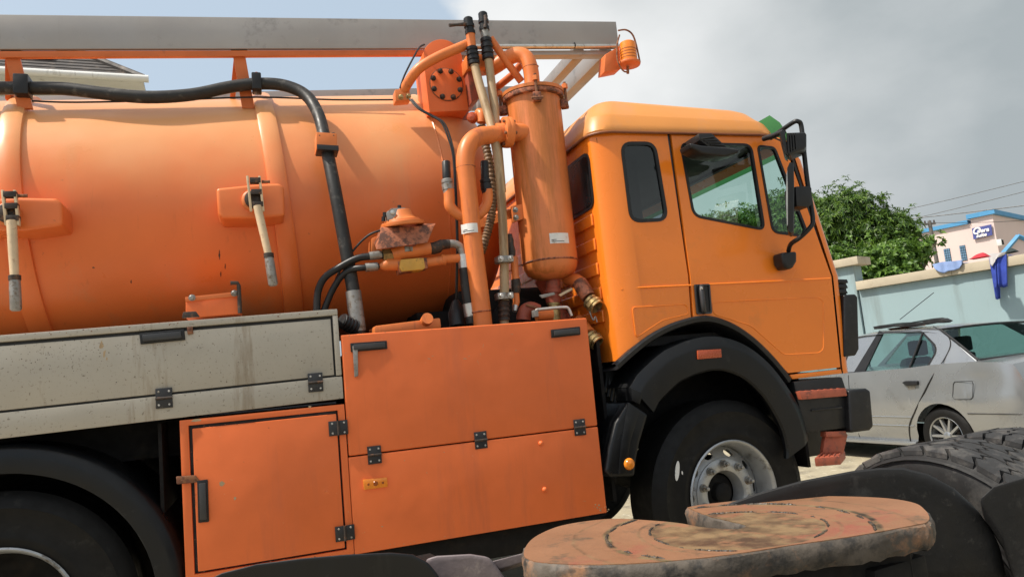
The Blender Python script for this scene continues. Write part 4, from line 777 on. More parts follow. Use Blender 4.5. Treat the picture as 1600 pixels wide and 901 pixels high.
for a in (-105, -28, 60, 165):
    d = V((math.cos(R(a)), math.sin(R(a)), 0)); c = V((FX, FY, 0))+d*(FR+0.022); t = V((-d.y, d.x, 0))
    ob('clamp_lug', MB().obox(c+V((0, 0, 2.895)), d*0.022, t*0.024, V((0, 0, 0.026))), 'grime_orange', fil, bevel=0.005)
    ob('clamp_bolt', MB().tube([c+d*0.012+V((0, 0, 2.87)), c+d*0.012+V((0, 0, 3.03))], 0.009, 8), 'rust', fil)
    ob('clamp_nut', MB().lathe([(0.018, 2.99), (0.018, 3.016), (0.01, 3.02)], c+d*0.012, (0, 0, 1), 6), 'pipe_orange', fil)
    ob('clamp_pin', MB().tube([c+d*0.015-t*0.034+V((0, 0, 2.885)), c+d*0.015+t*0.034+V((0, 0, 2.885))], 0.009, 8), 'rust', fil)
def curved_label(px0, py0, px1, py1, c, r, name, parent):
    rows = []; p0 = P(px0, py0, c.y-r*0.9); p1 = P(px1, py1, c.y-r*0.9)
    for i in range(9):
        t = i/8; x = p0.x+(p1.x-p0.x)*t; dx = max(-r*0.98, min(r*0.98, x-c.x)); y = c.y-math.sqrt(r*r-dx*dx)
        rows.append([V((x, y-0.0015, p0.z)), V((x, y-0.0015, p1.z))])
    s = ob(name, MB().grid(rows), 'sticker_white', parent)
    for k, (a, b, h) in enumerate(((0.08, 0.32, 0.32), (0.08, 0.72, 0.16))):
        z = p1.z+(p0.z-p1.z)*h; rr_ = []
        for i in range(9):
            t = a+(b-a)*i/8; x = p0.x+(p1.x-p0.x)*t; dx = max(-r*0.98, min(r*0.98, x-c.x)); y = c.y-math.sqrt(r*r-dx*dx)-0.0022; rr_.append([V((x, y, z)), V((x, y, z+0.0035))])
        ob('printed_line', MB().grid(rr_), 'ink', parent)
curved_label(857, 365, 889, 380, V((FX, FY, 0)), FR, 'paper_label', fil)
ob('vessel_bracket', MB().prism(pp((800, 322, 3.9), (817, 318, 3.9), (818, 342, 3.9), (802, 347, 3.9)), (0, 0.03, 0)), 'pipe_orange', fil, bevel=0.003)
ob('bracket_stay', MB().prism(pp((816, 322, 3.93), (803, 326, 3.93), (720, 350, 4.2), (722, 340, 4.2)), (0, 0.02, -0.05)), 'pipe_orange', fil)
for q in ((805, 328), (806, 340)): inst('bolt', BOLT, P(*q, 3.9), fil, 'dull_steel', rot=qz)
# inlet flange and big elbow down-pipe
fl2 = MB().lathe([(0.052, -0.06), (0.052, -0.022), (0.088, -0.02), (0.09, 0.0), (0.088, 0.004), (0.09, 0.008), (0.088, 0.028), (0.052, 0.03), (0.052, 0.12)], P(791, 207, 3.87), (1, 0, 0), 32)
ob('inlet_flange', fl2, 'pipe_orange', TR, bevel=0.002)
for k in range(6):
    a = R(60*k+20); c = P(791, 207, 3.87)+V((0, math.cos(a)*0.072, math.sin(a)*0.072)); ob('flange_bolt', MB().tube([c-V((0.034, 0, 0)), c+V((0.04, 0, 0))], 0.009, 6), 'rust', fil)
dpts = pp((783, 210, 3.87), (768, 211, 3.85), (750, 213, 3.82), (737, 221, 3.80), (729, 236, 3.79), (727, 258, 3.785), (730, 290, 3.785), (735, 340, 3.785), (743, 410, 3.79), (750, 465, 3.79), (756, 520, 3.79))
dp_ = ob('down_pipe', MB().tube(dpts, 0.051, 24, k=5), 'pipe_orange', TR)
for (px, py) in ((727.5, 262), (752, 487)):
    a = P(px, py, 3.787); ob('pipe_weld', MB().lathe([(0.051, -0.004), (0.0545, 0), (0.051, 0.004)], a, (0.03, 0, -1), 24, cap=False), 'grime_orange', dp_)
c0 = P(735, 345, 3.785); curved_label(722.5, 349, 747, 363, V((c0.x, 3.785, 0)), 0.0515, 'paper_label', dp_)
# paired small elbows with black hose tails
for s, y0 in (((697, 701, 703, 714, 730), 3.80), ((757, 761, 759, 749, 736), 3.83)):
    ob('branch_elbow', MB().tube(pp((s[1], 296, y0), (s[1]+1, 308, y0), (s[2], 322, y0), (s[3], 334, y0), (s[4], 340, y0)), 0.030, 16, k=4), 'pipe_orange', TR)
    a, b = P(s[0], 252, y0), P(s[0]+1, 280, y0); c = P(s[1], 302, y0)
    tl = ob('hose_tail', MB().tube([a, a.lerp(b, 0.05), b], [0.020, 0.0235, 0.0235], 16), 'black_plastic', TR)
    ob('hose_coupling', MB().tube([b, b.lerp(c, .05), b.lerp(c, .25), b.lerp(c, .26), b.lerp(c, .34), b.lerp(c, .35), b.lerp(c, .75), b.lerp(c, .76), c], [0.027, 0.031, 0.031, 0.027, 0.027, 0.032, 0.032, 0.029, 0.028], 18), 'dull_steel' if s[0] < 720 else 'black_plastic', tl)
# corrugated hose behind the down-pipe
cpath = smooth_path(pp((752, 196, 3.98), (758, 222, 3.97), (765, 258, 3.95), (770, 300, 3.94), (768, 335, 3.94), (761, 365, 3.95), (752, 395, 3.97)), 26)
ob('corrugated_hose', MB().tube(cpath, [0.022+0.004*(1 if (i//2) % 2 else 0) for i in range(len(cpath))], 14), 'hose_brown', TR)
ob('red_cap', MB().lathe([(0.0, -0.032), (0.022, -0.026), (0.032, -0.01), (0.032, 0.02), (0.026, 0.03)], P(738, 184, 4.0), (0.5, 0.8, 0.1), 18, cap=False), 'reflector_red', TR)
ob('cap_elbow', MB().tube(pp((741, 183, 4.02), (748, 176, 4.0), (753, 180, 3.98), (753, 192, 3.98)), [0.02, 0.026, 0.03, 0.03], 14, k=3), 'pipe_orange', TR)
# inspection box with bolted round cover
ib = [(671, 175.5), (663, 105)]+[(691.5-30.5*math.cos(t)*(1 if t < 1.57 else 1.03), 92-30.5*math.sin(t)+(t-1.57)*2.2) for t in [math.pi*k/22 for k in range(1, 22)]]+[(724, 102), (732.5, 172.5)]
insp = ob('inspection_box', MB().prism([P(*q, 4.17) for q in ib], (0, 0.25, 0)), 'panel_orange', TR, bevel=0.005)
cc = P(697.5, 132.5, 4.168); RC = 0.100
ob('round_cover', MB().lathe([(RC, -0.004), (RC, 0.006), (RC-0.004, 0.008), (0, 0.008)], cc, (0, -1, 0), 48, cap=False), 'panel_orange', insp)
ob('cover_gasket', MB().lathe([(RC+0.001, -0.003), (RC+0.006, 0.0035), (RC+0.001, 0.005)], cc, (0, -1, 0), 48, cap=False), 'rust', insp)
BB = mesh_of(MB().lathe([(0.017, 0), (0.017, 0.003)], (0, 0, 0), (0, 0, 1), 12).lathe([(0.013, 0.003), (0.013, 0.016), (0.010, 0.018)], (0, 0, 0), (0, 0, 1), 6), 'cover_bolt')
for k in range(8):
    a = R(22.5+45*k); inst('cover_bolt', BB, cc+V((math.cos(a)*0.088, -0.008, math.sin(a)*0.088)), insp, 'dark_iron', rot=qz)
jb = ob('junction_box', MB().prism(pp((617, 140, 4.13), (640, 138, 4.13), (642, 156, 4.13), (618, 158, 4.13)), (0, 0.08, 0)), 'pipe_orange', TR, bevel=0.006)
for q in ((626, 152), (638, 151)): inst('bolt', BOLT, P(*q, 4.13), jb, 'brass', rot=qz)
for d in (0, 3.5):
    ob('electric_cable', MB().tube(pp((640+d, 155, 4.10), (655+d, 171, 4.05), (675+d, 182, 4.02), (690+d, 192, 3.99), (700+d, 215, 3.96), (708+d*.5, 245, 3.93), (711+d*.5, 300, 3.91), (714+d*.4, 380, 3.92), (713+d*.4, 440, 3.95), (712, 505, 4.0)), 0.0055, 6, k=5), 'black_plastic', TR)
ob('electric_cable', MB().tube(pp((625, 138, 4.13), (632, 118, 4.12), (645, 92, 4.10), (655, 75, 4.15), (663, 70, 4.25)), 0.006, 6, k=5), 'black_plastic', TR)
# manway neck behind
nk = axp(1.22)+V((0, -0.42, 0)); ob('manway_neck', MB().lathe([(0.15, 0.4), (0.15, 0.74), (0.175, 0.74), (0.175, 0.78), (0.14, 0.80), (0.0, 0.83)], nk, (0, -0.12, 1), 40, cap=False), 'red_oxide', TR)
# upper pipe run, U-bend and stays
ob('upper_pipe', MB().tube(pp((627, 152, 4.18), (636, 132, 4.12), (655, 107, 4.05), (685, 89, 4.02), (715, 76, 4.02), (731, 69, 4.03)), 0.030, 16, k=5), 'pipe_orange', TR)
ob('upper_stay', MB().tube(pp((766, 60, 4.02), (790, 95, 4.03), (815, 128, 4.05)), 0.023, 14), 'pipe_orange', TR)
ob('u_bend', MB().tube(pp((760, 112, 4.15), (775, 103, 4.10), (792, 92, 4.05), (808, 86, 4.01), (821, 90, 3.98), (828, 104, 3.96), (831, 124, 3.955), (832, 148, 3.95)), 0.047, 20, k=5), 'pipe_orange', TR)
ob('u_bend_weld', MB().lathe([(0.047, -.004), (0.051, 0), (0.047, .004)], P(829, 106, 3.96), (0.06, 0, -1), 20, cap=False), 'grime_orange', TR)
ob('stay_tube', MB().tube(pp((775, 138, 4.35), (800, 118, 4.2), (828, 84, 4.1)), 0.024, 12), 'rail_orange', TR)
ob('valve_block', MB().prism(pp((728, 86, 4.06), (772, 82, 4.06), (774, 104, 4.06), (730, 108, 4.06)), (0, 0.14, 0)), 'pipe_orange', TR, bevel=0.012)
ob('valve_bracket', MB().prism(pp((729, 104, 4.1), (742, 103, 4.1), (752, 150, 4.1), (737, 160, 4.1)), (0, 0.25, 0)), 'red_oxide', TR, bevel=0.004)
# the two vent valves with clamps and their tan hoses
def vent(top, mid, c0, c1, lever_px):
    Yv = 4.0
    a, b, c, d = P(*top, Yv), P(*mid, Yv), P(*c0, Yv), P(*c1, Yv)
    o = ob('vent_valve', MB().tube([a, a.lerp(b, .06), a.lerp(b, .40), a.lerp(b, .42), a.lerp(b, .58), a.lerp(b, .6), a.lerp(b, .78), a.lerp(b, .8), b], [0.022, 0.028, 0.028, 0.032, 0.032, 0.026, 0.026, 0.031, 0.031], 16), 'black_plastic', TR)
    ob('valve_body', MB().tube([b, b.lerp(c, .5), c], 0.027, 16), 'pipe_orange' if top[0] < 745 else 'dull_steel', o)
    ks = [0, .04, .18, .2, .26, .3, .45, .47, .53, .57, .72, .75, .8, .96, 1]; rs = [0.030, .035, .035, .030, .030, .037, .037, .031, .031, .037, .037, .031, .036, .036, .030]
    ob('rubber_coupling', MB().tube([c.lerp(d, t) for t in ks], rs, 18), 'black_plastic', o)
    e = P(*lever_px[0], Yv-0.03); f = P(*lever_px[1], Yv-0.04); ob('valve_lever', MB().tube([e, e.lerp(f, .55), f], [0.013, 0.009, 0.011], 8), 'dark_iron', o)
vent((731, 28), (735, 54), (737, 74), (741, 102), ((728, 38), (702, 40)))
vent((754, 20), (757, 48), (759, 60), (763, 94), ((759, 25), (758, 44)))
ob('tan_hose', MB().tube(pp((741, 100, 4.0), (750, 135, 3.97), (763, 180, 3.92), (774, 225, 3.86), (781, 280, 3.83), (785, 340, 3.82), (787, 385, 3.82), (788, 420, 3.82), (788, 470, 3.82), (788, 515, 3.82)), 0.0255, 16, k=5), 'hose_tan', TR)
ob('tan_hose', MB().tube(pp((763, 92, 4.0), (766, 115, 3.99), (769, 140, 3.98), (773, 170, 3.96), (775, 200, 3.93), (779, 240, 3.92), (784, 300, 3.92)), 0.0255, 16, k=5), 'hose_tan', TR)
for py in (406, 463):
    c = P(787, py, 3.80); o = ob('pipe_clamp', MB().box(c-V((0.045, 0.04, 0.018)), c+V((0.045, 0.03, 0.018))), 'dull_steel', TR, bevel=0.004)
    for dx in (-0.03, 0.025): inst('bolt', BOLT, c+V((dx, -0.04, 0)), o, 'bright_steel', rot=qz)
ks = pp((787, 470, 3.815), (788, 500, 3.815)); ob('threaded_union', MB().tube([ks[0].lerp(ks[1], t/12) for t in range(13)], [0.029 if t % 3 else 0.034 for t in range(13)], 14), 'dark_iron', TR)
s_ = pp((796, 366, 3.86), (800, 400, 3.85)); ob('wrapped_line', MB().tube([s_[0], s_[0].lerp(s_[1], .3), s_[0].lerp(s_[1], .5), s_[0].lerp(s_[1], .75), s_[1]], [.014, .021, .018, .024, .020], 12), 'dark_iron', TR)
s_ = pp((803, 401, 3.85), (805, 432, 3.85), (806, 436, 3.85)); sr = ob('service_line', MB().tube(s_, [.021, .021, .025], 12), 'pipe_orange', TR)
ob('line_union', MB().tube(pp((805, 436, 3.85), (806, 442, 3.85), (806, 452, 3.85), (806, 458, 3.85)), [.024, .027, .027, .022], 10), 'dark_iron', sr)
ob('line_tail', MB().tube(pp((806, 458, 3.85), (807, 472, 3.85), (805, 480, 3.84)), [.019, .019, .016], 10), 'pipe_orange', sr)
ob('line_tip', MB().tube(pp((805, 478, 3.84), (804, 486, 3.83)), [.018, .014], 10), 'bright_steel', sr)
# vessel drain: neck, valve, levers, brass
a = P(864, 430, 3.95); b = P(866, 500, 3.95); l = lambda t: a.lerp(b, t)
ob('drain_neck', MB().tube([l(0), l(.12), l(.13), l(.30), l(.31), l(.40), l(.41), l(.50), l(.51), l(.62)], [.036, .036, .042, .042, .046, .046, .038, .038, .044, .044], 16), 'red_oxide', TR)
ob('drain_nipple', MB().tube([l(.62), l(.66), l(.67), l(.78), l(.79), l(1)], [.040, .040, .034, .034, .038, .038], 14), 'brass', TR)
ob('drain_lever', MB().prism(pp((843, 461, 3.88), (866, 456, 3.88), (868, 460, 3.88), (847, 466, 3.88)), (0, .012, 0)), 'dull_steel', TR, bevel=.003)
ob('drain_lever', MB().prism(pp((873, 460, 3.86), (893, 449, 3.86), (896, 452, 3.86), (876, 463, 3.86)), (0, .01, 0)), 'lever_cream', TR, bevel=.003)
el = ob('side_outlet', MB().tube(pp((886, 436, 3.98), (897, 437, 3.92), (906, 442, 3.87), (913, 452, 3.83), (919, 462, 3.80)), [.038, .040, .040, .038, .036], 16, k=4), 'pipe_orange', TR)
def coupling(c, ax, parent):
    ax = V(ax).normalized()
    ob('hose_coupler', MB().lathe([(.034, -.03), (.046, -.02), (.046, -.006), (.041, -.004), (.041, .006), (.050, .008), (.050, .024), (.045, .028), (.045, .042), (.037, .044), (.035, .02), (.034, -.005)], c, ax, 24, cap=False), 'brass', parent)
    ob('coupler_mouth', MB().lathe([(.036, .012), (0.0, .012)], c, ax, 24, cap=False), 'chassis_black', parent)
    u, w_ = frame(ax)
    for k in range(2): q = c+(u if k else -u)*.049; ob('coupler_lug', MB().obox(q+ax*.016, u*.008, w_*.012, ax*.012), 'brass', parent)
ob('outlet_valve', MB().tube(pp((905, 441, 3.86), (912, 452, 3.83), (920, 464, 3.80)), [.044, .046, .042], 12), 'grime_orange', el)
coupling(P(925, 473, 3.79), (.34, -.55, -.62), el)
el2 = ob('lower_outlet', MB().tube(pp((905, 500, 3.95), (916, 515, 3.86), (922, 522, 3.82)), .036, 14), 'pipe_orange', TR); coupling(P(926, 529, 3.80), (.34, -.55, -.62), el2)
ob('red_elbow', MB().tube(pp((818, 500, 3.84), (820, 487, 3.84), (829, 482, 3.84), (840, 486, 3.84)), .040, 14, k=4), 'red_oxide', TR)
ob('elbow_lever', MB().prism(pp((822, 474, 3.79), (846, 481, 3.79), (846, 484, 3.79), (822, 477, 3.79)), (0, .01, 0)), 'rust', TR)
ob('grab_rod', MB().tube(pp((837, 492, 3.72), (838, 485, 3.72), (846, 483, 3.72), (880, 480, 3.72), (888, 482, 3.72), (893, 493, 3.72)), .0095, 10, k=4), 'bright_steel', TR)
ob('rod_block', MB().prism(pp((834, 484, 3.71), (841, 483, 3.71), (842, 494, 3.71), (835, 495, 3.71)), (0, .04, 0)), 'dull_steel', TR, bevel=.003)
ob('drain_coupler', MB().tube(pp((838, 492, 3.78), (862, 490, 3.78)), .035, 12), 'pipe_orange', TR)
ob('backing_stay', MB().prism(pp((846, 420, 4.15), (875, 470, 4.15), (925, 545, 4.1), (905, 548, 4.1), (838, 440, 4.15)), (0, .03, 0)), 'red_oxide', TR)
ob('safety_chain', MB().tube(pp((921, 486, 3.78), (927, 500, 3.77), (930, 494, 3.77), (933, 503, 3.77)), .004, 6, k=4), 'dull_steel', TR)

# ---- pressure valve on the tank
YV = 3.82
vb = ob('pressure_valve', MB().tube(pp((612, 398, YV), (628, 393, YV), (650, 390, YV), (672, 388, YV)), [.036, .045, .045, .034], 18), 'pipe_orange', TR)
ob('valve_tower', MB().tube(pp((640, 388, YV), (634, 352, YV)), [.05, .06], 16), 'red_oxide', vb)
ob('valve_plate', MB().hexa([P(588, 390, YV-.09), P(596, 356, YV-.06), P(679, 352, YV-.06), P(668, 379, YV-.09), P(584, 380, YV+.06), P(597, 349, YV+.10), P(681, 349, YV+.10), P(664, 370, YV+.06)]), 'grime_orange', vb, bevel=.004)
c = P(629, 350, YV); axv = V((-.08, -.10, 1))
ob('valve_bonnet', MB().lathe([(.115, -.012), (.115, .008), (.095, .010), (.092, .022), (.075, .026), (.06, .045), (.05, .075), (.02, .08)], c, axv, 32), 'pipe_orange', vb, bevel=.002)
ob('valve_cap', MB().prism(pp((604, 331, YV-.05), (612, 325, YV-.05), (634, 324, YV-.05), (636, 344, YV-.05), (606, 346, YV-.05)), (0, .09, 0)), 'dull_steel', vb, bevel=.006)
ob('cap_screw', MB().lathe([(.012, 0), (.012, .01), (.006, .012)], P(613, 332, YV-.05), (0, -1, 0), 10), 'bright_steel', vb)
for q in ((599, 340), (601, 333), (624, 322)): ob('valve_knob', MB().tube([P(q[0], q[1]+6, YV-.02), P(q[0], q[1]-1, YV-.02)], .010, 8), 'black_plastic', vb)
ob('valve_foot', MB().prism(pp((581, 372, YV+.05), (590, 368, YV+.05), (592, 392, YV+.05), (580, 394, YV+.05)), (0, .12, 0)), 'pipe_orange', vb, bevel=.004)
ob('yellow_block', MB().prism(pp((626, 405, YV-.05), (662, 402, YV-.05), (665, 417, YV-.05), (662, 421, YV-.05), (628, 424, YV-.05), (624, 418, YV-.05)), (0, .09, 0)), 'yellow_paint', vb, bevel=.006)
ob('block_rim', MB().prism(pp((621, 408, YV-.035), (667, 402, YV-.035), (669, 419, YV-.035), (624, 427, YV-.035)), (0, .08, 0)), 'grime_orange', vb, bevel=.006)
ob('valve_window', MB().prism(pp((632, 385, YV-.048), (645, 384, YV-.048), (645, 392, YV-.048), (633, 393, YV-.048)), (0, .01, 0)), 'dull_steel', vb, bevel=.002)
ob('hex_nut', MB().tube(pp((598, 399, YV), (613, 397, YV)), .034, 6), 'brass', vb); ob('hex_nut', MB().tube(pp((658, 390, YV), (668, 389, YV)), .036, 6), 'pipe_orange', vb)
ob('dark_union', MB().tube(pp((668, 389, YV), (677, 388, YV), (684, 386, YV), (690, 382, YV), (702, 381, YV)), [.028, .033, .033, .028, .026], 12), 'dark_iron', vb)
ob('bent_pipe', MB().tube(pp((700, 381, YV), (710, 381, YV), (719, 386, YV), (723, 396, YV), (725, 410, YV)), .022, 14, k=4), 'dull_steel', vb)
ob('return_pipe', MB().tube(pp((664, 411, YV), (690, 407, YV), (691, 406, YV), (694, 406, YV), (696, 405, YV), (720, 403, YV)), [.026, .026, .031, .031, .024, .024], 14), 'pipe_orange', vb)
ob('left_stub', MB().tube(pp((592, 416, YV), (600, 415, YV), (606, 413, YV), (626, 413, YV)), [.010, .028, .034, .034], 12), 'pipe_orange', vb)
dh = ob('drain_hose', MB().tube(pp((725, 400, YV), (726, 420, YV), (729, 450, YV), (733, 478, YV), (737, 505, YV)), .030, 14, k=4), 'hose_black', TR)
for q0, q1 in (((724, 398), (726, 419)), ((732, 474), (735.5, 494))): ob('hose_ferrule', MB().tube([P(*q0, YV), P(*q1, YV)], .0335, 16), 'bright_steel', dh)
ob('hydraulic_hose', MB().tube(pp((598, 399, YV), (580, 400, YV), (557, 404, 3.84), (530, 418, 3.87), (508, 433, 3.90), (497, 455, 3.92), (495, 490, 3.93)), .019, 12, k=5), 'black_plastic', TR)
ob('hydraulic_hose', MB().tube(pp((592, 416, YV), (570, 418, YV), (552, 420, 3.85), (535, 430, 3.88), (520, 452, 3.91), (508, 480, 3.93), (503, 495, 3.93)), .017, 12, k=5), 'black_plastic', TR)
ob('hydraulic_hose', MB().tube(pp((594, 360, YV), (575, 368, YV+.02), (553, 390, 3.88), (530, 425, 3.90), (512, 470, 3.93)), .006, 8, k=5), 'black_plastic', TR)
for q0, q1 in (((577, 400), (596, 398)), ((571, 418), (590, 416))): ob('hose_end', MB().tube([P(*q0, YV), P(*q1, YV)], .0225, 10), 'dull_steel', vb)
ob('pump_cover', MB().prism(pp((585, 509, 3.75), (688, 496, 3.75), (690, 512, 3.75), (585, 525, 3.75)), (0, .2, 0)), 'pipe_orange', TR, bevel=.01)
ob('shaft_end', MB().tube(pp((663, 506, 3.80), (668, 497, 3.72)), .030, 14), 'pipe_orange', TR)
ob('dark_conduit', MB().tube(pp((712, 470, 3.95), (714, 490, 3.93), (716, 512, 3.9)), [.02, .05, .05], 12), 'black_plastic', TR)
cpath = smooth_path(pp((533, 500, 3.78), (544, 506, 3.80), (556, 512, 3.82)), 10)
ob('conduit', MB().tube(cpath, [0.035+0.005*((i//2) % 2) for i in range(len(cpath))], 12), 'black_plastic', TR)

# ---- rotating beacon at the front of the tray
bk = ob('beacon_bracket', MB().prism(pp((946, 85, 4.22), (968, 72, 4.22), (970, 108, 4.22), (944, 113, 4.22)), (0, .10, 0)), 'rail_orange', TR, bevel=.006)
bc = P(983, 101, 4.20); bu = P(979.5, 58, 4.20); bax = (bu-bc)
bea = ob('beacon', MB().lathe([(.075, -.006), (.077, .004), (.075, .012), (.045, .014)], bc, bax, 32), 'rail_orange', TR, bevel=.002)
ob('beacon_lens', MB().lathe([(.056, .014), (.058, .03), (.056, .11), (.053, .15), (.042, .158), (0, .160)], bc, bax, 28, cap=False), 'amber', bea)
ob('beacon_reflector', MB().lathe([(.0585, t) for t in (.035, .04)], bc, bax, 28, cap=False).lathe([(.0585, t) for t in (.055, .06)], bc, bax, 28, cap=False).lathe([(.0578, t) for t in (.075, .08)], bc, bax, 28, cap=False).lathe([(.0572, t) for t in (.095, .10)], bc, bax, 28, cap=False), 'amber_dark', bea)
ob('beacon_guard', MB().tube(pp((1000, 98, 4.2), (994, 70, 4.2), (988, 54, 4.2), (978, 47, 4.2), (966, 48, 4.2)), .006, 8, k=5), 'rust', bea)
ob('beacon_cable', MB().tube(pp((968, 55, 4.23), (964, 72, 4.2), (965, 95, 4.18), (973, 110, 4.18), (980, 112, 4.18), (982, 104, 4.19)), .0055, 8, k=5), 'rust', bea)
ob('beacon_stud', MB().tube(pp((981, 104, 4.2), (981, 115, 4.2)), .010, 8), 'rust', bea)

# ================================================================= neighbouring tractor chassis in the foreground
AX = V((0.99, 0.14, 0)).normalized(); BK = V((-0.14, 0.99, 0)).normalized()
TC = root('tractor_truck', 'bare tractor chassis in the foreground with greasy rusty fifth wheel plate and black tyres', 'tractor truck', (1.0, 1.5, 0))
ZF = 0.90
pl = [(815, 866), (822, 848), (840, 834), (872, 821), (915, 813), (959, 809), (1000, 810.5), (1057, 815), (1098, 822), (1135, 825), (1155, 824.5), (1163, 821), (1155, 817.5), (1130, 812), (1100, 804), (1071, 792), (1090, 788), (1128, 783.5), (1180, 778), (1241, 774.5), (1310, 774), (1385, 777), (1431, 784.5), (1449, 796), (1456, 808), (1450, 816), (1431, 820), (1344, 836), (1241, 851), (1139, 866.5), (1036, 877), (934, 882), (857, 879.5), (828, 875)]
pw = [PZ(x, y, ZF) for x, y in pl]
mb = MB(); n_ = len(pw)
def sm2(p): return [V((q.x, q.y)) for q in p]
def resample(poly, keep, k=7):
    o = []; n = len(poly)
    for i in range(n):
        p0, p1, p2, p3 = poly[i-1], poly[i], poly[(i+1) % n], poly[(i+2) % n]
        if i in keep: p0 = p1*2-p2
        if (i+1) % n in keep: p3 = p2*2-p1
        for j in range(k):
            t = j/k; o.append(0.5*((2*p1)+(p2-p0)*t+(2*p0-5*p1+4*p2-p3)*t*t+(3*p1-p0-3*p2+p3)*t**3))
    return o
prm = resample(sm2(pw), {11, 15}); random.seed(5); nj = len(prm)
jit = [0.0]*nj; v_ = 0
for i in range(nj): v_ = v_*.7+random.uniform(-1, 1)*.5; jit[i] = v_
rows = []
for (d, z, am) in ((0.006, -0.001, .5), (0.0, -0.006, 1.5), (-0.003, -0.018, 2.4), (-0.002, -0.032, 2.6), (0.001, -0.046, 3.0), (0.010, -0.060, 3.6), (0.05, -0.063, 1)):
    q = inset(prm, d); rows.append([V((q[i].x, q[i].y, ZF+z+random.uniform(-1, 1)*.0012*am))+(V((q[i-1].y-q[(i+1) % nj].y, q[(i+1) % nj].x-q[i-1].x, 0)).normalized()*(jit[(i*3+int(z*900)) % nj]*.0011*am)) for i in range(nj)])
fifth = ob('fifth_wheel_plate', MB().grid(rows, True), 'plate_edge', TC)
pcx = PZ(1150, 826, ZF); plate_top_mat(pcx.x, pcx.y)
ob('wear_face', plate(inset(prm, 0.005), [], lambda u, v: V((u, v, ZF)), (0, 0, -0.0025)), 'plate_top', fifth)
def in_poly(q, poly):
    c = False; j = len(poly)-1
    for i in range(len(poly)):
        a, b = poly[i], poly[j]
        if (a.y > q.y) != (b.y > q.y) and q.x < (b.x-a.x)*(q.y-a.y)/(b.y-a.y)+a.x: c = not c
        j = i
    return c
inn2 = inset(prm, .012); random.seed(9)
for rr_, th in ((.302, .0034), (.205, .0026)):      # ridges of squeezed-out grease
    run = []; k = 0
    for i in range(721):
        a = R(i*.5); rj = rr_+.006*math.sin(a*3+rr_*40)+random.uniform(-1, 1)*.0012; q = V((pcx.x+rj*math.cos(a), pcx.y+rj*math.sin(a)))
        gap = math.sin(a*9+rr_*100)+math.sin(a*23)+.6*math.sin(a*4+1) > 0.7
        if in_poly(q, inn2) and not gap and i < 720: run.append(V((q.x, q.y, ZF+th*.15)))
        else:
            if len(run) > 6: ob('grease_ridge', MB().tube(run, [th*(.25+.75*min(1, j/6, (len(run)-1-j)/6))*random.uniform(.6, 1.3) for j in range(len(run))], 6), 'grease', fifth)
            run = []
ob('plate_skirt', plate(inset(sm2(pw), 0.05), [], lambda u, v: V((u, v, ZF-0.062)), (0, 0, -0.09)), 'chassis_black', fifth)
for s in (-0.30, 0.30):
    c = V((1.02, 1.45, 0))+AX*s
    ob('frame_rail', MB().obox(c+V((0, 0, 0.56))-BK*1.2, AX*0.035, BK*2.6, V((0, 0, 0.14))), 'chassis_black', TC)
    ob('plate_pedestal', MB().obox(c+V((0, 0, 0.755)), AX*0.09, BK*0.13, V((0, 0, 0.06))), 'chassis_black', TC, bevel=.01)
ob('axle', MB().tube([V((-0.1, 1.62, .5)), V((2.75, 2.02, .5))], 0.09, 14), 'chassis_black', TC)
def lug_tyre(c, width, Rt, name, zig, step, seed):
    t = ob(name, MB().lathe([(0.27, -width*.42), (0.33, -width*.5), (0.42, -width*.53), (Rt-0.05, -width*.5), (Rt-0.02, -width*.44), (Rt-0.018, 0), (Rt-0.02, width*.44), (Rt-0.05, width*.5), (0.42, width*.53), (0.33, width*.5), (0.27, width*.42)], c, AX, 72, cap=False), 'worn_rubber', TC)
    m = MB(); n = step; random.seed(seed)
    for i in range(n):
        for (w0, w1) in ((-.47, -.17), (-.13, .13), (.17, .47)):
            ph = 0.5 if w0 > -.2 and w0 < 0 else 0
            a0 = 2*math.pi*(i+ph)/n; da = 2*math.pi/n*0.84; prof = []
            for k in range(5):
                u = w0+(w1-w0)*k/4; z = zig*(1 if k % 2 else -1)*2*math.pi/n*0.13; prof.append((u, z))
            bot = []; top = []
            h = Rt+random.uniform(-.002, .001)
            for (u, z) in prof+[(u, z+da) for u, z in prof[::-1]]:
                a = a0+z; d = math.cos(a)*V((0, 0, 1))+math.sin(a)*BK
                sh = 0.012 if abs(u) > .4 else 0
                bot.append(c+AX*u*width+d*(Rt-0.03)); top.append(c+AX*u*width+d*(h-sh))
            q = len(bot); m.add(bot+top, [tuple(range(q, 2*q))]+[(j, (j+1) % q, q+(j+1) % q, q+j) for j in range(q)])
    ob('tread_blocks', m, 'old_tread', t, kind='stuff')
    ob('sidewall_ring', MB().lathe([(0.452, -width*.525), (0.456, -width*.545), (0.462, -width*.52)], c, AX, 60, cap=False), 'worn_rubber', t)
    ob('wheel_rim', MB().lathe([(0.29, -width*.40), (0.27, -width*.44), (0.25, -width*.3), (0.1, -.02), (0, -.02)], c, AX, 40, cap=False), 'chassis_black', t)
lug_tyre(V((2.17, 2.06, .435))+AX*0.14, 0.29, 0.50, 'lug_tyre', 1, 34, 1)
lug_tyre(V((2.17, 2.06, .435))+AX*0.50, 0.28, 0.50, 'lug_tyre', 0.5, 44, 2)
def hump(px, D, vec, bev, name, m):
    return ob(name, MB().prism([PD(x, y, D) for x, y in px], vec), m, TC, bevel=bev, seg=5, ang=20)
vd = V((0.74, 0.62, -0.02))
hump([(1080, 910), (1088, 812), (1120, 787), (1180, 765.5), (1250, 745.5), (1330, 730), (1375, 725), (1412, 725), (1450, 735), (1490, 757), (1530, 793), (1560, 840), (1575, 910)], 2.05, vd*0.22+V((0, 0, -.10)), 0.05, 'inner_mudguard', 'worn_rubber')
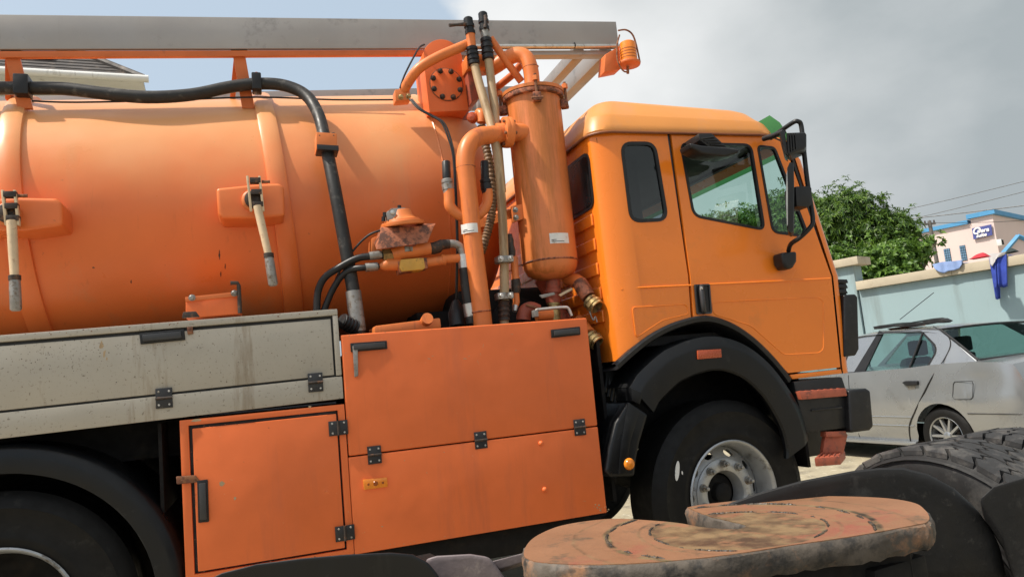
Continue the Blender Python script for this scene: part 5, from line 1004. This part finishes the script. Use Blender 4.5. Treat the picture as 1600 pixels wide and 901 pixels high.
hump([(1590, 915), (1566, 840), (1534, 790), (1530, 778), (1552, 758), (1572, 752), (1600, 744), (1680, 735), (1690, 915)], 2.0, vd*0.12+V((0, 0, -.06)), 0.012, 'mud_flap', 'worn_rubber')
hump([(300, 915), (345, 893), (400, 879), (470, 870), (540, 864), (610, 861), (645, 864), (668, 876), (686, 898), (692, 915)], 1.58, V((0.1, 0.30, -0.16)), 0.03, 'inner_mudguard', 'fender_black')
hump([(662, 872), (682, 866), (735, 863), (766, 868), (775, 880), (800, 915), (690, 915)], 1.74, V((0.05, 0.22, -0.10)), 0.015, 'mudguard_bracket', 'bracket_mauve')
hump([(768, 876), (822, 862), (826, 875), (780, 889)], 1.78, V((0.02, 0.05, -0.02)), 0.004, 'cross_stay', 'bracket_mauve')

# ================================================================= silver saloon car
CR = root('silver_car', 'dented silver saloon car parked beside the painted wall, seen from its rear corner', 'car', (7.45, 7.1, 0))
CXL, CW = 6.60, 1.69
def lerpk(x, ks):
    if x <= ks[0][0]: return ks[0][1]
    for (a, b), (c, d) in zip(ks, ks[1:]):
        if x <= c: t = (x-a)/(c-a); return b+(d-b)*t
    return ks[-1][1]
ztop = [(4.95, .66), (4.98, .80), (5.03, .93), (5.08, 1.005), (5.2, 1.03), (5.5, 1.05), (5.9, 1.045), (6.3, 1.02), (7.3, 1.0), (8.2, .985), (8.7, .95), (9.2, .82), (9.35, .6)]
def zbot(y):
    z = .235 if 5.3 < y < 9.0 else .28
    for cy in (5.918, 8.48):
        d = abs(y-cy)
        if d < .345: z = max(z, .30+math.sqrt(.345**2-d*d))
    if y < 5.0: z = .34
    return z
ysk = sorted(set([4.95, 4.96, 4.98, 5.0, 5.03, 5.08, 5.14]+[5.2+.1*i for i in range(42)]+[5.918+.345*math.sin(R(a)) for a in range(-90, 91, 12)]+[8.48+.345*math.sin(R(a)) for a in range(-90, 91, 15)]))
def bx_(y, z):
    e = .05*max(0, (5.3-y)/.35)**2+.10*max(0, (y-8.8)/.55)**2
    return e+(.10*(z-.80)**1.4*2.2 if z > .80 else 0)+(.05*((.55-z)/.3)**2 if z < .55 else 0)-.012*math.exp(-((z-.66)/.05)**2)
rows = []
for y in ysk:
    if y > 9.35: continue
    zt = lerpk(y, ztop); zb = min(zbot(y), zt-.05); zs = [zb+(zt-zb)*t for t in (0, .08, .2, .35, .5, .62, .74, .85, .93, .975, 1)]
    dent = lambda z: .028*math.exp(-((y-5.42)/.16)**2-((z-.84)/.09)**2)-.012*math.exp(-((y-5.30)/.1)**2-((z-.72)/.07)**2)
    left = [V((CXL+bx_(y, z)+dent(z), y, z)) for z in zs]; right = [V((CXL+CW-bx_(y, z), y, z)) for z in zs[::-1]]
    deck = [left[-1].lerp(right[0], t)+V((0, 0, .035*math.sin(t*math.pi))) for t in (.04, .15, .3, .5, .7, .85, .96)]
    rows.append(left+deck+right)
mb = MB().grid(rows); k = len(rows[0]); mb.add(rows[0], [tuple(range(k))])
body = ob('car_body', mb, 'car_silver', CR)
def gh(y, z): return V((CXL+.075+(z-1.0)*.38, y, z))
def yz(pts, X=6.68): return [V((PX(x, y, X).y, PX(x, y, X).z)) for x, y in pts]
rwn = rpoly(yz([(1362, 521), (1424, 519), (1453, 541), (1456, 551), (1448, 576), (1350, 581)]), .03, 4)
fwn = rpoly([V((7.28, 1.02)), V((7.18, 1.385)), V((7.55, 1.37)), V((8.1, 1.03))], .03, 4)
go = [V((5.47, 1.03)), V((5.62, 1.14)), V((5.80, 1.29)), V((5.98, 1.395)), V((6.3, 1.425)), V((6.9, 1.435)), V((7.5, 1.41)), V((8.25, 1.0)), V((7.3, .99))]
ob('cabin_side', plate(go, [rwn, fwn], gh, (.03, 0, 0)), 'car_silver', CR)
ob('cabin_side', plate(go, [rwn, fwn], lambda y, z: V((2*CXL+CW, 0, 0))+V((-gh(y, z).x, y, z)), (-.03, 0, 0)), 'car_silver', CR)
for nm, wn in (('rear_door_window', rwn), ('front_door_window', fwn)):
    s = ob(nm, plate(inset(wn, -.006), [], lambda y, z: gh(y, z)+V((.008, 0, 0)), (.003, 0, 0)), 'car_glass', CR)
    ob('window_seal', ring(inset(wn, -.008), inset(wn, .012), lambda y, z: gh(y, z)+V((-.004, 0, 0)), (.012, 0, 0)), 'black_plastic', CR)
    ob('far_window', plate(inset(wn, -.006), [], lambda y, z: V((2*CXL+CW-gh(y, z).x-.008, y, z)), (-.003, 0, 0)), 'car_glass', CR)
d0, d1 = yz([(1427, 520), (1420.5, 578)]); ob('window_divider', MB().tube([gh(*d0)+V((-.002, 0, 0)), gh(*d1)+V((-.002, 0, 0))], .012, 8), 'black_plastic', CR)
ob('door_pillar', plate(yz([(1334, 583), (1349, 581), (1362, 520), (1356, 518)]), [], lambda y, z: gh(y, z)+V((-.004, 0, 0)), (.01, 0, 0)), 'black_plastic', CR)
def roofz(x, y): return lerpk(y, [(5.94, 1.392), (6.1, 1.425), (6.5, 1.455), (7.0, 1.46), (7.5, 1.425)])-.03*((x-7.445)/.6)**4+.012*(1-((x-7.445)/.68)**2)
ob('car_roof', MB().grid([[V((x, y-.10*(1-((x-7.445)/.62)**2)*max(0, 1-(y-5.94)/.3), roofz(x, y))) for x in [6.812+i*(1.266/12) for i in range(13)]] for y in (5.94, 5.98, 6.04, 6.1, 6.2, 6.4, 6.7, 7.0, 7.3, 7.5)]), 'car_silver', CR)
rwg = []
for t in (0, .25, .5, .75, 1):
    rwg.append([V((6.71+.115*t+(1.47-.23*t)*s, 5.48+.47*t-.10*math.sin(s*math.pi), 1.06+.34*t-.03*(t-.5)**2+.01*math.sin(s*math.pi))) for s in [i/10 for i in range(11)]])
ob('rear_window', MB().grid(rwg), 'car_glass', CR)
bd = [p+V((-.004, -.004, .006)) for p in rwg[0]]+[r[-1]+V((0, -.004, .006)) for r in rwg[1:]]+[p+V((0, -.004, .006)) for p in rwg[-1][::-1][1:]]+[r[0]+V((-.004, -.004, .006)) for r in rwg[::-1][1:]]
ob('rear_window_seal', MB().tube(bd, .013, 8), 'black_plastic', CR)
for sd in (0, 1):
    rows = []
    for t in [i/8 for i in range(9)]:
        k = t*3; i = min(int(k), 2); f = k-i; e = go[i].lerp(go[i+1], f); A_ = gh(e.x, e.y)+V((0, -.004, 0)); B_ = rwg[0][0].lerp(rwg[-1][0], t)+V((.012, -.006, .004))
        if sd: A_.x = 2*CXL+CW-A_.x; B_.x = 2*CXL+CW-B_.x
        rows.append([A_, A_.lerp(B_, .35)+V((0, -.012, .004)), A_.lerp(B_, .7)+V((0, -.012, .006)), B_])
    ob('roof_pillar', MB().grid(rows), 'car_silver', CR)
for xs in (6.95, 7.65): 
    ob('car_seat', MB().hexa([(xs, 6.75, .6), (xs+.5, 6.75, .6), (xs+.5, 6.9, .6), (xs, 6.9, .6), (xs+.05, 6.60, 1.12), (xs+.45, 6.60, 1.12), (xs+.45, 6.70, 1.12), (xs+.05, 6.70, 1.12)]), 'seat_cloth', CR, bevel=.05)
    ob('headrest', MB().box((xs+.14, 6.58, 1.13), (xs+.38, 6.66, 1.31)), 'seat_cloth', CR, bevel=.035)
ob('rear_bench', MB().hexa([(6.78, 5.75, .6), (8.12, 5.75, .6), (8.12, 6.0, .6), (6.78, 6.0, .6), (6.85, 5.62, 1.07), (8.05, 5.62, 1.07), (8.05, 5.78, 1.07), (6.85, 5.78, 1.07)]), 'seat_cloth', CR, bevel=.05)
for cy in (5.918, 8.48):
    for xx, sg in ((6.625, 1), (8.265, -1)):
        c = V((xx+sg*.095, cy, .305)); ax = V((-sg, 0, 0))
        wh = ob('car_wheel', MB().lathe([(.18, .07), (.195, .09), (.23, .097), (.27, .09), (.295, .07), (.302, .03), (.302, -.05), (.28, -.09), (.19, -.09)], c, ax, 48, cap=False), 'rubber', CR)
        ob('alloy_rim', MB().lathe([(.20, .088), (.196, .093), (.186, .085), (.178, .04), (.17, -.03)], c, ax, 48, cap=False), 'car_silver', wh)
        for k in range(10):
            a = 2*math.pi*k/10; d = V((0, math.cos(a), math.sin(a))); t = V((0, -math.sin(a), math.cos(a))); o0 = c+ax*.055
            ob('spoke', MB().hexa([o0+d*.03-t*.018-ax*.02, o0+d*.183-t*.014-ax*.01, o0+d*.183+t*.014-ax*.01, o0+d*.03+t*.018-ax*.02, o0+d*.03-t*.014+ax*.012, o0+d*.183-t*.010+ax*.022, o0+d*.183+t*.010+ax*.022, o0+d*.03+t*.014+ax*.012]), 'car_silver', wh)
        ob('hub_centre', MB().lathe([(.045, .03), (.045, .07), (.03, .078), (0, .078)], c, ax, 24, cap=False), 'car_silver', wh)
        ob('brake_disc', MB().lathe([(.165, 0), (0, 0.0)], c, ax, 24, cap=False), 'chassis_black', wh)
        ob('wheel_housing', MB().lathe([(.34, -.02), (.34, -.14), (0, -.15)], c+ax*.02, ax, 30, cap=False), 'chassis_black', wh)
ls_ = yz([(1337, 515), (1433, 512), (1458, 525), (1468, 540), (1465, 560), (1456, 590), (1432, 640), (1421, 665), (1418, 690)], 6.61)
ob('door_gap', MB().tube([gh(q.x, q.y)+V((-.003, 0, 0)) if q.y > 1.03 else V((CXL+bx_(q.x, q.y)-.005, q.x, q.y)) for q in ls_[1:]], .006, 6, k=4), 'black_paint', CR)
ls_ = yz([(1327, 603), (1329, 690)], 6.6); ob('door_gap', MB().tube([V((CXL+bx_(7.12, z)-.001, 7.12, z)) for z in (.25, .5, .8, .98)], .005, 6), 'black_paint', CR)
def carpt(px, py, off=-.001): q = PX(px, py, 6.605); return V((CXL+bx_(q.y, q.z)+off, q.y, q.z))
hq = [carpt(*q, -.03) for q in ((1412, 597), (1417, 594.5), (1436, 594.5), (1436, 601), (1420, 602.5))]; ob('door_handle', MB().prism(hq, (.028, 0, 0)), 'black_plastic', CR, bevel=.006)
ob('handle_cup', MB().prism([carpt(*q, -.004) for q in ((1415, 601), (1432, 601), (1431, 607), (1420, 608))], (.006, 0, 0)), 'dull_steel', CR, bevel=.002)
ff = [carpt(*q, -.001) for q in ((1492, 596), (1519, 595), (1521, 600), (1521, 620), (1518, 623), (1492, 623), (1489.5, 619), (1490, 599))]; ob('fuel_flap_gap', MB().tube(ff+[ff[0]], .0035, 6), 'black_paint', CR)
for ya, yb, z in ((6.28, 8.1, .50), (6.28, 8.1, .405)): ob('body_moulding', MB().tube([V((CXL+bx_(y, z)-.002, y, z)) for y in (ya, ya+.6, ya+1.2, yb)], .006, 6), 'car_silver', CR)
ob('bumper_gap', MB().tube([V((CXL+bx_(y, .545)-.002+.05*max(0, (5.02-y))/.07, y, .545)) for y in (5.60, 5.4, 5.2, 5.08, 5.0)], .0055, 6), 'black_paint', CR)
ob('sill_trim', MB().box((6.615, 6.3, .19), (6.66, 8.12, .235)), 'car_silver', CR, bevel=.01)
ob('car_underbody', MB().box((6.72, 5.2, .16), (8.15, 9.1, .24)), 'chassis_black', CR)
ob('belt_trim', MB().tube([V((6.668, y, 1.006+.0*y)) for y in (5.98, 6.5, 7.2, 8.2)], .009, 6), 'black_plastic', CR)
ob('roof_aerial', MB().tube([PX(1406, 499, 7.2), PX(1459, 457, 7.2)], .004, 6), 'black_plastic', CR)
# strip of torn black trim lying on the roof
st = root('trim_bundle', 'torn black trim strips lying on the silver car roof', 'trim strips', (7.3, 6.6, 1.46))
for i, q in enumerate((((1364, 501.5), (1376, 499.5), (1400, 499), (1440, 494.5), (1460, 489), (1470, 489), (1479, 493), (1474, 496), (1460, 496), (1440, 499.5), (1410, 502), (1392, 502), (1366, 506)), ((1372, 500), (1400, 496), (1420, 495), (1455, 489), (1463, 488), (1470, 490), (1440, 493.5), (1420, 496.5), (1374, 502.5)), ((1385, 504.5), (1430, 499.5), (1438, 500.5), (1390, 506.5)))):
    ob('trim_strip', MB().prism([PX(x, y+8.5, 6.98+i*.06) for x, y in q], (.10, 0, 0)), ('worn_rubber', 'cloth_dark', 'rust')[i], st, bevel=.004)

# ================================================================= painted boundary wall, pillar and washing
wa = V((9.726, 9.93, 0)); wt = V((0.348, -0.937, 0)).normalized(); wn_ = V((-0.937, -0.348, 0)).normalized()
def W(s, off, z): return wa+wt*s+wn_*off+V((0, 0, z))
def PW(px, py, off=0.0):
    d = ray(px, py); o = wa+wn_*off; t = (o-EYE).dot(wn_)/d.dot(wn_); return EYE+d*t
WL = root('boundary_wall', 'pale blue green boundary wall with a cream coping behind the car', 'wall', (10.4, 8.1, 0))
def wbox(s0, s1, o0, o1, z0, z1): return MB().hexa([W(s0, o0, z0), W(s1, o0, z0), W(s1, o1, z0), W(s0, o1, z0), W(s0, o0, z1), W(s1, o0, z1), W(s1, o1, z1), W(s0, o1, z1)])
ob('wall_panel', wbox(0.0, 9, -.22, -.005, -.1, 2.25), 'wall_paint', WL)
s = 0.0
while s < 9: ob('coping_slab', wbox(s, s+1.497, -.30, .085, 2.255, 2.40+random.uniform(-.004, .004)), 'coping', WL, bevel=.008); s += 1.5
PI = root('wall_pillar', 'pale blue pillar with a cream cap at the left end of the wall', 'pillar', tuple(W(-.35, 0, 0)))
pq = [PW(1322, 500, .1), PW(1364, 500, .1)]
s0 = (pq[0]-wa).dot(wt); s1 = (pq[1]-wa).dot(wt)
ob('pillar_shaft', wbox(min(s0, -0.9), -.02, -.25, .04, -.1, 2.68), 'wall_paint', PI)
ob('pillar_cap', wbox(min(s0, -0.9)-.08, .12, -.34, .14, 2.685, 2.82), 'coping', PI, bevel=.01)
WL2 = root('boundary_wall', 'long pale boundary wall running on behind the truck cab, left of the pillar', 'wall', tuple(W(-5, 0, 0)))
ob('wall_panel', wbox(-14, -0.95, -.22, -.03, -.1, 2.0), 'wall_paint', WL2); ob('coping_slab', wbox(-14, -0.99, -.30, .05, 2.003, 2.1), 'coping', WL2)
def cloth(name, label, m, px_top, px_bot, folds, amp, seed, off=.10, extra=None):
    """washing draped over the coping: top edge lies on it, the rest hangs down the face"""
    random.seed(seed); n = 26; ph = [random.uniform(0, 6.28) for _ in range(4)]; rows = []
    def edge(pts, t):
        k = t*(len(pts)-1); i = min(int(k), len(pts)-2); f = k-i; a, b = pts[i], pts[i+1]; return (a[0]+(b[0]-a[0])*f, a[1]+(b[1]-a[1])*f)
    for i in range(n+1):
        t = i/n; tp = edge(px_top, t); bt = edge(px_bot, t); row = []
        f = math.sin(t*folds*6.28+ph[0])+.5*math.sin(t*folds*13+ph[1])
        a = PW(*tp, off); s_ = (a-wa).dot(wt)
        row.append(W(s_, -.25, 2.41+.012*f)); row.append(W(s_, -.05, 2.415+.010*f)); row.append(W(s_, .085, 2.413))
        for j in range(9):
            v = j/8; q = PW(tp[0]+(bt[0]-tp[0])*v, max(tp[1], 0)+(bt[1]-tp[1])*v, off+.03*v*0); row.append(q+wn_*(f*amp*(.3+.7*v)))
        rows.append(row)
    m_ = MB().grid(rows); o = ob(name, m_, m, label=label, cat='clothing')
    md = o.modifiers.new('thick', 'SOLIDIFY'); md.thickness = .008; return o
cloth('hanging_shirt', 'pale blue shirt draped over the wall coping', 'cloth_pale', [(1457, 413), (1472, 409), (1488, 408), (1503, 406)], [(1459, 418), (1466, 424), (1474, 427), (1482, 423.5), (1492, 422), (1499, 419), (1503, 413)], 2.4, .014, 2, .125)
tw = root('hanging_trousers', 'blue trousers with a white waist hanging over the wall coping', 'clothing', tuple(W(2.2, .12, 2.4)))
for pt, pb, sd_ in (([(1544, 398), (1553, 396), (1560, 395)], [(1555, 467), (1559, 468), (1562, 466)], 5), ([(1557, 396), (1565, 394), (1573, 393)], [(1560, 448), (1568, 449), (1575, 447)], 8)):
    c_ = cloth('trouser_leg', None, 'cloth_blue', pt, pb, 1.2, .02, sd_); del c_['category']; c_.parent = tw; c_.location = -V(tw.location)
c_ = cloth('waistband', None, 'cloth_white', [(1544, 396), (1560, 395), (1572, 393)], [(1547, 414), (1551, 416), (1556, 404), (1572, 396)], 1.0, .012, 6, .13); del c_['category']; c_.parent = tw; c_.location = -V(tw.location)
def lump_cloth(name, label, m, px, h, seed):
    random.seed(seed); a = PZ(px[0], px[1], 2.42); b = PZ(px[2], px[3], 2.42); rows = []
    for i in range(17):
        t = i/16; c = a.lerp(b, t); hh = h*math.sin(t**1.3*math.pi)*(1+.12*math.sin(t*9+seed)); rows.append([c+wn_*(.11*math.cos(u))+V((0, 0, hh*math.sin(u)-.012)) for u in [math.pi*k/8 for k in range(9)]])
    return ob(name, MB().grid(rows), m, label=label, cat='cloth')
lump_cloth('red_cloth', 'crumpled red cloth on the far side of the wall coping', 'cloth_red', (1517, 404, 1545, 399), .075, 0)
lump_cloth('dark_cloth', 'small dark cloth crumpled on the coping beside the trousers', 'cloth_dark', (1572, 395, 1589, 391), .06, 4)

# ================================================================= pink building with its sign
c0 = V((26.49, 20.01, 0)); e1 = V((0.36, -0.933, 0)).normalized(); e2 = V((0.933, 0.36, 0)).normalized()
PB = root('pink_building', 'pink building with blue roof trim and small blue windows beyond the wall', 'building', tuple(c0))
def Bp(s, o, z): return c0-e1*s+e2*o+V((0, 0, z))
def bbox(s0, s1, o0, o1, z0, z1): return MB().hexa([Bp(s0, o0, z0), Bp(s1, o0, z0), Bp(s1, o1, z0), Bp(s0, o1, z0), Bp(s0, o0, z1), Bp(s1, o0, z1), Bp(s1, o1, z1), Bp(s0, o1, z1)])
def PB_(px, py, off=0.0):
    d = ray(px, py); o = c0-e2*off; t = (o-EYE).dot(e2)/d.dot(e2); return EYE+d*t
def bs(px, py): q = PB_(px, py); return (q-c0).dot(-e1), q.z
sS, zS = bs(1516, 341); sL, zL = bs(1425, 361)
zc_ = PB_(1550, 335).z; zlow = bs(1516, 349)[1]
ob('wall_block', bbox(0, sS, 0, 12, -.2, zc_), 'pink_wall', PB); ob('wall_block', bbox(sS+.003, sS+14, .06, 12, -.2, zlow), 'pink_wall', PB)
ob('roof_trim', bbox(-.12, sS+.1, -.12, 12.1, zc_+.003, zc_+.17), 'blue_trim', PB); ob('roof_trim', bbox(sS+.103, sS+14, -.06, 12.1, zlow+.003, zlow+.15), 'blue_trim', PB)
for q in (((1475, 389), (1483, 388), (1485, 409), (1477, 411)), ((1499, 384), (1507, 383), (1510, 406), (1502, 407))):
    pts = [PB_(x, y, .0) for x, y in q]; ss = [(p-c0).dot(-e1) for p in pts]; zz = [p.z for p in pts]
    a0, a1, b0, b1 = min(ss), max(ss), min(zz), max(zz)
    wb = ob('window', bbox(a0, a1, -.01 if a0 < sS else .045, .05 if a0 < sS else .10, b0, b1), 'chassis_black', PB)
    for i in range(3):
        for j in range(6):
            u0 = a0+(a1-a0)*(i+.1)/3; u1 = a0+(a1-a0)*(i+.9)/3; v0 = b0+(b1-b0)*(j+.1)/6; v1 = b0+(b1-b0)*(j+.9)/6
            ob('glass_block', bbox(u0, u1, -.03 if a0 < sS else .02, -.012 if a0 < sS else .043, v0, v1), 'window_blue', wb)
# wing with a gable roof in front of it
ga = PD(1567, 400, 24); gt = PD(1592, 371, 24); gb_ = PD(1640, 392, 24)
WG = root('gabled_wing', 'small pink gable with a blue verge in front of the pink building', 'building', tuple(V((gt.x, gt.y, 0))))
ob('gable_wall', MB().prism([V((ga.x, ga.y, 0)), ga, gt, gb_, V((gb_.x, gb_.y, 0))], e2*2.0), 'pink_wall', WG)
for a, b in ((ga, gt), (gt, gb_)): ob('gable_verge', MB().tube([a+V((0, 0, .05))-e2*.05, b+V((0, 0, .05))-e2*.05], .075, 4), 'blue_trim', WG)
acu = root('air_conditioner', 'white air conditioner unit high on the side of the pink building', 'air conditioner', tuple(PD(1563, 379, 27.6)))
q = V(acu.location); ob('unit_casing', MB().obox(q, e2*.14, e1*.08, V((0, 0, .12))), 'gutter_white', acu, bevel=.02); ob('unit_grille', MB().obox(q-e2*.02+e1*.085, e2*.09, e1*.008, V((0, 0, .09))), 'chassis_black', acu)
SG = root('wall_sign', 'dark blue sign with slanted white lettering on the pink building', 'sign', tuple(PB_(1533, 366, .1)))
sq = [PB_(*p, .10) for p in ((1518.5, 357), (1548.5, 350.5), (1550.5, 367), (1521, 374))]
ob('sign_board', MB().prism(sq, e2*.05), 'sign_blue', SG)
def text(body, size, px, py, shear=.25):
    cu = bpy.data.curves.new('lettering', 'FONT'); cu.body = body; cu.size = size; cu.shear = shear; cu.extrude = .012; cu.offset = .012*size/.4
    tmp = bpy.data.objects.new('tmp', cu); COL.objects.link(tmp); dg = bpy.context.evaluated_depsgraph_get(); me = bpy.data.meshes.new_from_object(tmp.evaluated_get(dg)); bpy.data.objects.remove(tmp)
    q = PB_(px, py, .115); M_ = Matrix((( e1.x, 0, -e2.x), (e1.y, 0, -e2.y), (0, 1, 0))).to_4x4(); M_.translation = q
    me.transform(M_); me.materials.clear(); ob('lettering', me, 'sign_white', SG)
text('O', .34, 1519.6, 366.6); text('pera', .225, 1527.0, 364.3); text('suite', .185, 1525.5, 371.2)

# ================================================================= utility pole and power lines
UP = root('utility_pole', 'dark utility pole with a crossarm beyond the trees', 'pole', tuple(V((PD(1455, 400, 24).x, PD(1455, 400, 24).y, 0))))
t0 = PD(1452, 345, 24); b0 = V((t0.x+.1, t0.y, 0)); ob('pole_shaft', MB().tube([b0, t0], [.085, .055], 10), 'concrete_pole', UP)
ob('crossarm', MB().obox(t0-V((0, 0, .10)), V((.17, -.06, 0)), V((.012, .035, 0)), V((0, 0, .03))), 'concrete_pole', UP)
for k in (-.14, 0, .14): ob('insulator', MB().lathe([(.012, 0), (.03, .02), (.018, .04), (.03, .06), (.012, .09)], t0+V((k, -k*.35, -.07)), (0, 0, 1), 10), 'dark_iron', UP)
for i, (a, b) in enumerate((((1300, 352), (1650, 271)), ((1300, 369), (1650, 287)), ((1300, 352.5), (1650, 315)), ((1455, 348), (1650, 341)))):
    p, q = PD(*a, 26), PD(*b, 21); mid = p.lerp(q, .5)-V((0, 0, .05))
    ob('power_line', MB().tube([p, mid, q], .009 if i != 2 else .013, 6, k=6), 'black_paint', label=['thin topmost power line crossing the sky at the right', 'second thin power line below the topmost one', 'thicker dark power line just above the pink building', 'short thin power line running from the utility pole'][i], cat='power line', group='power lines')

# ================================================================= trees behind the wall
def leaf(m, base_, dirv, nrm, ln, wd, droop):
    s = dirv.cross(nrm).normalized(); t1 = base_+dirv*ln*.45+nrm*.02; t2 = base_+dirv*ln-V((0, 0, droop*ln))
    n = len(m.v); m.v += [base_, t1+s*wd, t2, t1-s*wd, t1-nrm*wd*.35]; m.f += [(n, n+1, n+4), (n+1, n+2, n+4), (n+2, n+3, n+4), (n+3, n, n+4)]
def rdir():
    while True:
        v = V((random.uniform(-1, 1), random.uniform(-1, 1), random.uniform(-1, 1)))
        if .1 < v.length < 1: return v.normalized()
def tree(name, label, pos, blobs, nros, lpr, ln, wd, m, seed, droop=.35):
    random.seed(seed); pos = V(pos); T = root(name, label, 'tree', tuple(pos)); mb = MB()
    tot = sum(b[1].x*b[1].y*b[1].z for b in blobs)
    for c, r in blobs:
        k = int(nros*(r.x*r.y*r.z)/tot)
        for i in range(k):
            d = rdir(); f = random.random()**.28*random.uniform(.86, 1.10); q = c+V((d.x*r.x, d.y*r.y, d.z*r.z))*f
            if random.random() < .12: q += d*random.uniform(.0, .35)
            ax = (d+V((0, 0, .5))+rdir()*.6).normalized(); u, w_ = frame(ax)
            for j in range(lpr):
                a = 2*math.pi*j/lpr+random.random(); el = random.uniform(.05, .9); dr = (math.cos(a)*u+math.sin(a)*w_)*math.cos(el)+ax*math.sin(el)
                l = ln*random.uniform(.65, 1.15); leaf(mb, q, dr.normalized(), ax, l, wd*l, droop*random.uniform(.4, 1.4))
    me = bpy.data.meshes.new('crown'); me.from_pydata([tuple(v) for v in mb.v], [], mb.f); me.shade_smooth()
    o = ob('crown', me, m, T)
    low = min((b[0].z-b[1].z*.3) for b in blobs)
    fork = pos+V((0, 0, low*.55)); tm = MB().tube([pos+V((0, 0, -.1)), pos+V((.05, .03, low*.3)), fork], [.22, .17, .14], 10); ob('trunk', tm, 'bark', T)
    for c, r in blobs: ob('limb', MB().tube([fork-V((0, 0, .1)), fork.lerp(c, .5)+V((0, 0, .15)), c], [.10, .06, .02], 8, k=3), 'bark', T)
def blob(px, py, D, rx, rz): return (PD(px, py, D), V((rx, rx*.9, rz)))
b1 = [blob(1330, 345, 17, .85, .75), blob(1290, 375, 17.4, .9, .85), blob(1385, 375, 16.6, .75, .65), blob(1415, 352, 17.2, .32, .40), blob(1340, 405, 17, 1.0, .6), blob(1412, 400, 17, .42, .5), blob(1300, 330, 17.6, .5, .35), blob(1245, 350, 18, .8, .8)]
tree('mango_tree', 'dense mango tree with long drooping leaves rising above the wall', V((PD(1340, 400, 17).x, PD(1340, 400, 17).y, 0)), b1, 6500, 9, .15, .115, 'leaf_mango', 11)
b2 = [blob(1395, 405, 15.2, .55, .36), blob(1350, 418, 15.3, .5, .32), blob(1430, 392, 15.4, .35, .22), blob(1310, 410, 15.3, .4, .3), blob(1462, 378, 15.6, .18, .10), blob(1400, 432, 15, .55, .2)]
tree('almond_tree', 'lighter green broad leaved tree in front of the mango tree just over the wall', V((PD(1385, 420, 15.3).x, PD(1385, 420, 15.3).y, 0)), b2, 1500, 8, .115, .25, 'leaf_almond', 12, .15)
b3 = [blob(1130, 366, 20, 1.0, .55), blob(1180, 360, 20.5, .8, .65), blob(1228, 345, 20, .75, .85), blob(1085, 372, 20, .7, .5)]
tree('mango_tree', 'leafy tree seen through the windows of the truck cab', V((PD(1170, 380, 20).x, PD(1170, 380, 20).y, 0)), b3, 2600, 8, .17, .12, 'leaf_mango', 13)

# ================================================================= house with a tiled roof at the far left
zE = PD(225, 124, 15).z; E1 = PZ(224, 125, zE); E2 = PZ(30, 114, zE); ed = (E2-E1).normalized(); E3 = E1+ed*9
HS = root('tiled_house', 'grey house with dark tiled hip roof and white gutter showing under the tray', 'house', tuple(V((E2.x, E2.y, 0))))
inn_ = V((-ed.y, ed.x, 0)); inn_ = inn_ if inn_.y > 0 else -inn_
ob('house_wall', MB().hexa([E1+ed*.5+inn_*.5-V((0, 0, zE)), E3+inn_*.5-V((0, 0, zE)), E3+inn_*7-V((0, 0, zE)), E1+ed*.5+inn_*7-V((0, 0, zE)), E1+ed*.5+inn_*.5-V((0, 0, .05)), E3+inn_*.5-V((0, 0, .05)), E3+inn_*7-V((0, 0, .05)), E1+ed*.5+inn_*7-V((0, 0, .05))]), 'house_wall', HS)
ob('soffit', MB().hexa([E1-V((0, 0, .06)), E3-V((0, 0, .06)), E3+inn_*7.5-V((0, 0, .06)), E1+inn_*7.5-V((0, 0, .06)), E1-V((0, 0, .03)), E3-V((0, 0, .03)), E3+inn_*7.5-V((0, 0, .03)), E1+inn_*7.5-V((0, 0, .03))]), 'gutter_white', HS)
ob('gutter', MB().tube([E1-ed*.1-inn_*.06, E3-inn_*.06], .075, 10), 'gutter_white', HS)
ob('down_spout', MB().tube([PD(147, 118, 15), PD(148, 125, 15)+inn_*.05, PD(148, 150, 15.3)], .055, 8), 'gutter_white', HS)
sl = 0.85; NC = 22
for i in range(NC):
    a0, a1 = i*.15, (i+1)*.15+.03; lift = .02
    def rp(s, d, up_=0): return E1+ed*s+inn_*d+V((0, 0, d*sl+up_))
    m_ = MB().add([rp(a0*1.12, a0, lift+.02), rp(9, a0, lift+.02), rp(9, a1, .012), rp(a1*1.12, a1, .012), rp(a0*1.12, a0, -.02), rp(9, a0, -.02)], [(0, 1, 2, 3), (0, 4, 5, 1)])
    ob('tile_course', m_, 'roof_tile', HS)
ob('hip_ridge', MB().tube([E1+V((0, 0, .05)), E1+ed*3.7+inn_*3.3+V((0, 0, 3.3*sl+.06))], .07, 8), 'roof_tile', HS)
ob('roof_slope', MB().add([E1, E1+inn_*7.4, E1+ed*3.7+inn_*3.3+V((0, 0, 3.3*sl))], [(0, 1, 2)]), 'roof_tile', HS)
ob('roof_slope', MB().add([E1+inn_*7.4, E3+inn_*7.4, E3+inn_*3.3+V((0, 0, 3.3*sl)), E1+ed*3.7+inn_*3.3+V((0, 0, 3.3*sl))], [(0, 1, 2, 3)]), 'roof_tile', HS)
SPN = root('solar_panel', 'blue solar panel array fixed on the dark tiled roof', 'solar panel', tuple(E2+inn_*1.2))
for i in range(4):
    s0 = 1.70+i*1.05
    ob('panel_glass', MB().hexa([rp(s0+.02, 0.62, .10), rp(s0+1.0, 0.62, .10), rp(s0+1.0, 1.7, .10), rp(s0+.02, 1.7, .10), rp(s0+.02, 0.62, .13), rp(s0+1.0, 0.62, .13), rp(s0+1.0, 1.7, .13), rp(s0+.02, 1.7, .13)]), 'solar', SPN)
    ob('panel_frame', MB().tube([rp(s0, 0.60, .12), rp(s0+1.02, 0.60, .12)], .02, 4).tube([rp(s0, 0.60, .12), rp(s0, 1.72, .12)], .02, 4), 'solar_frame', SPN)
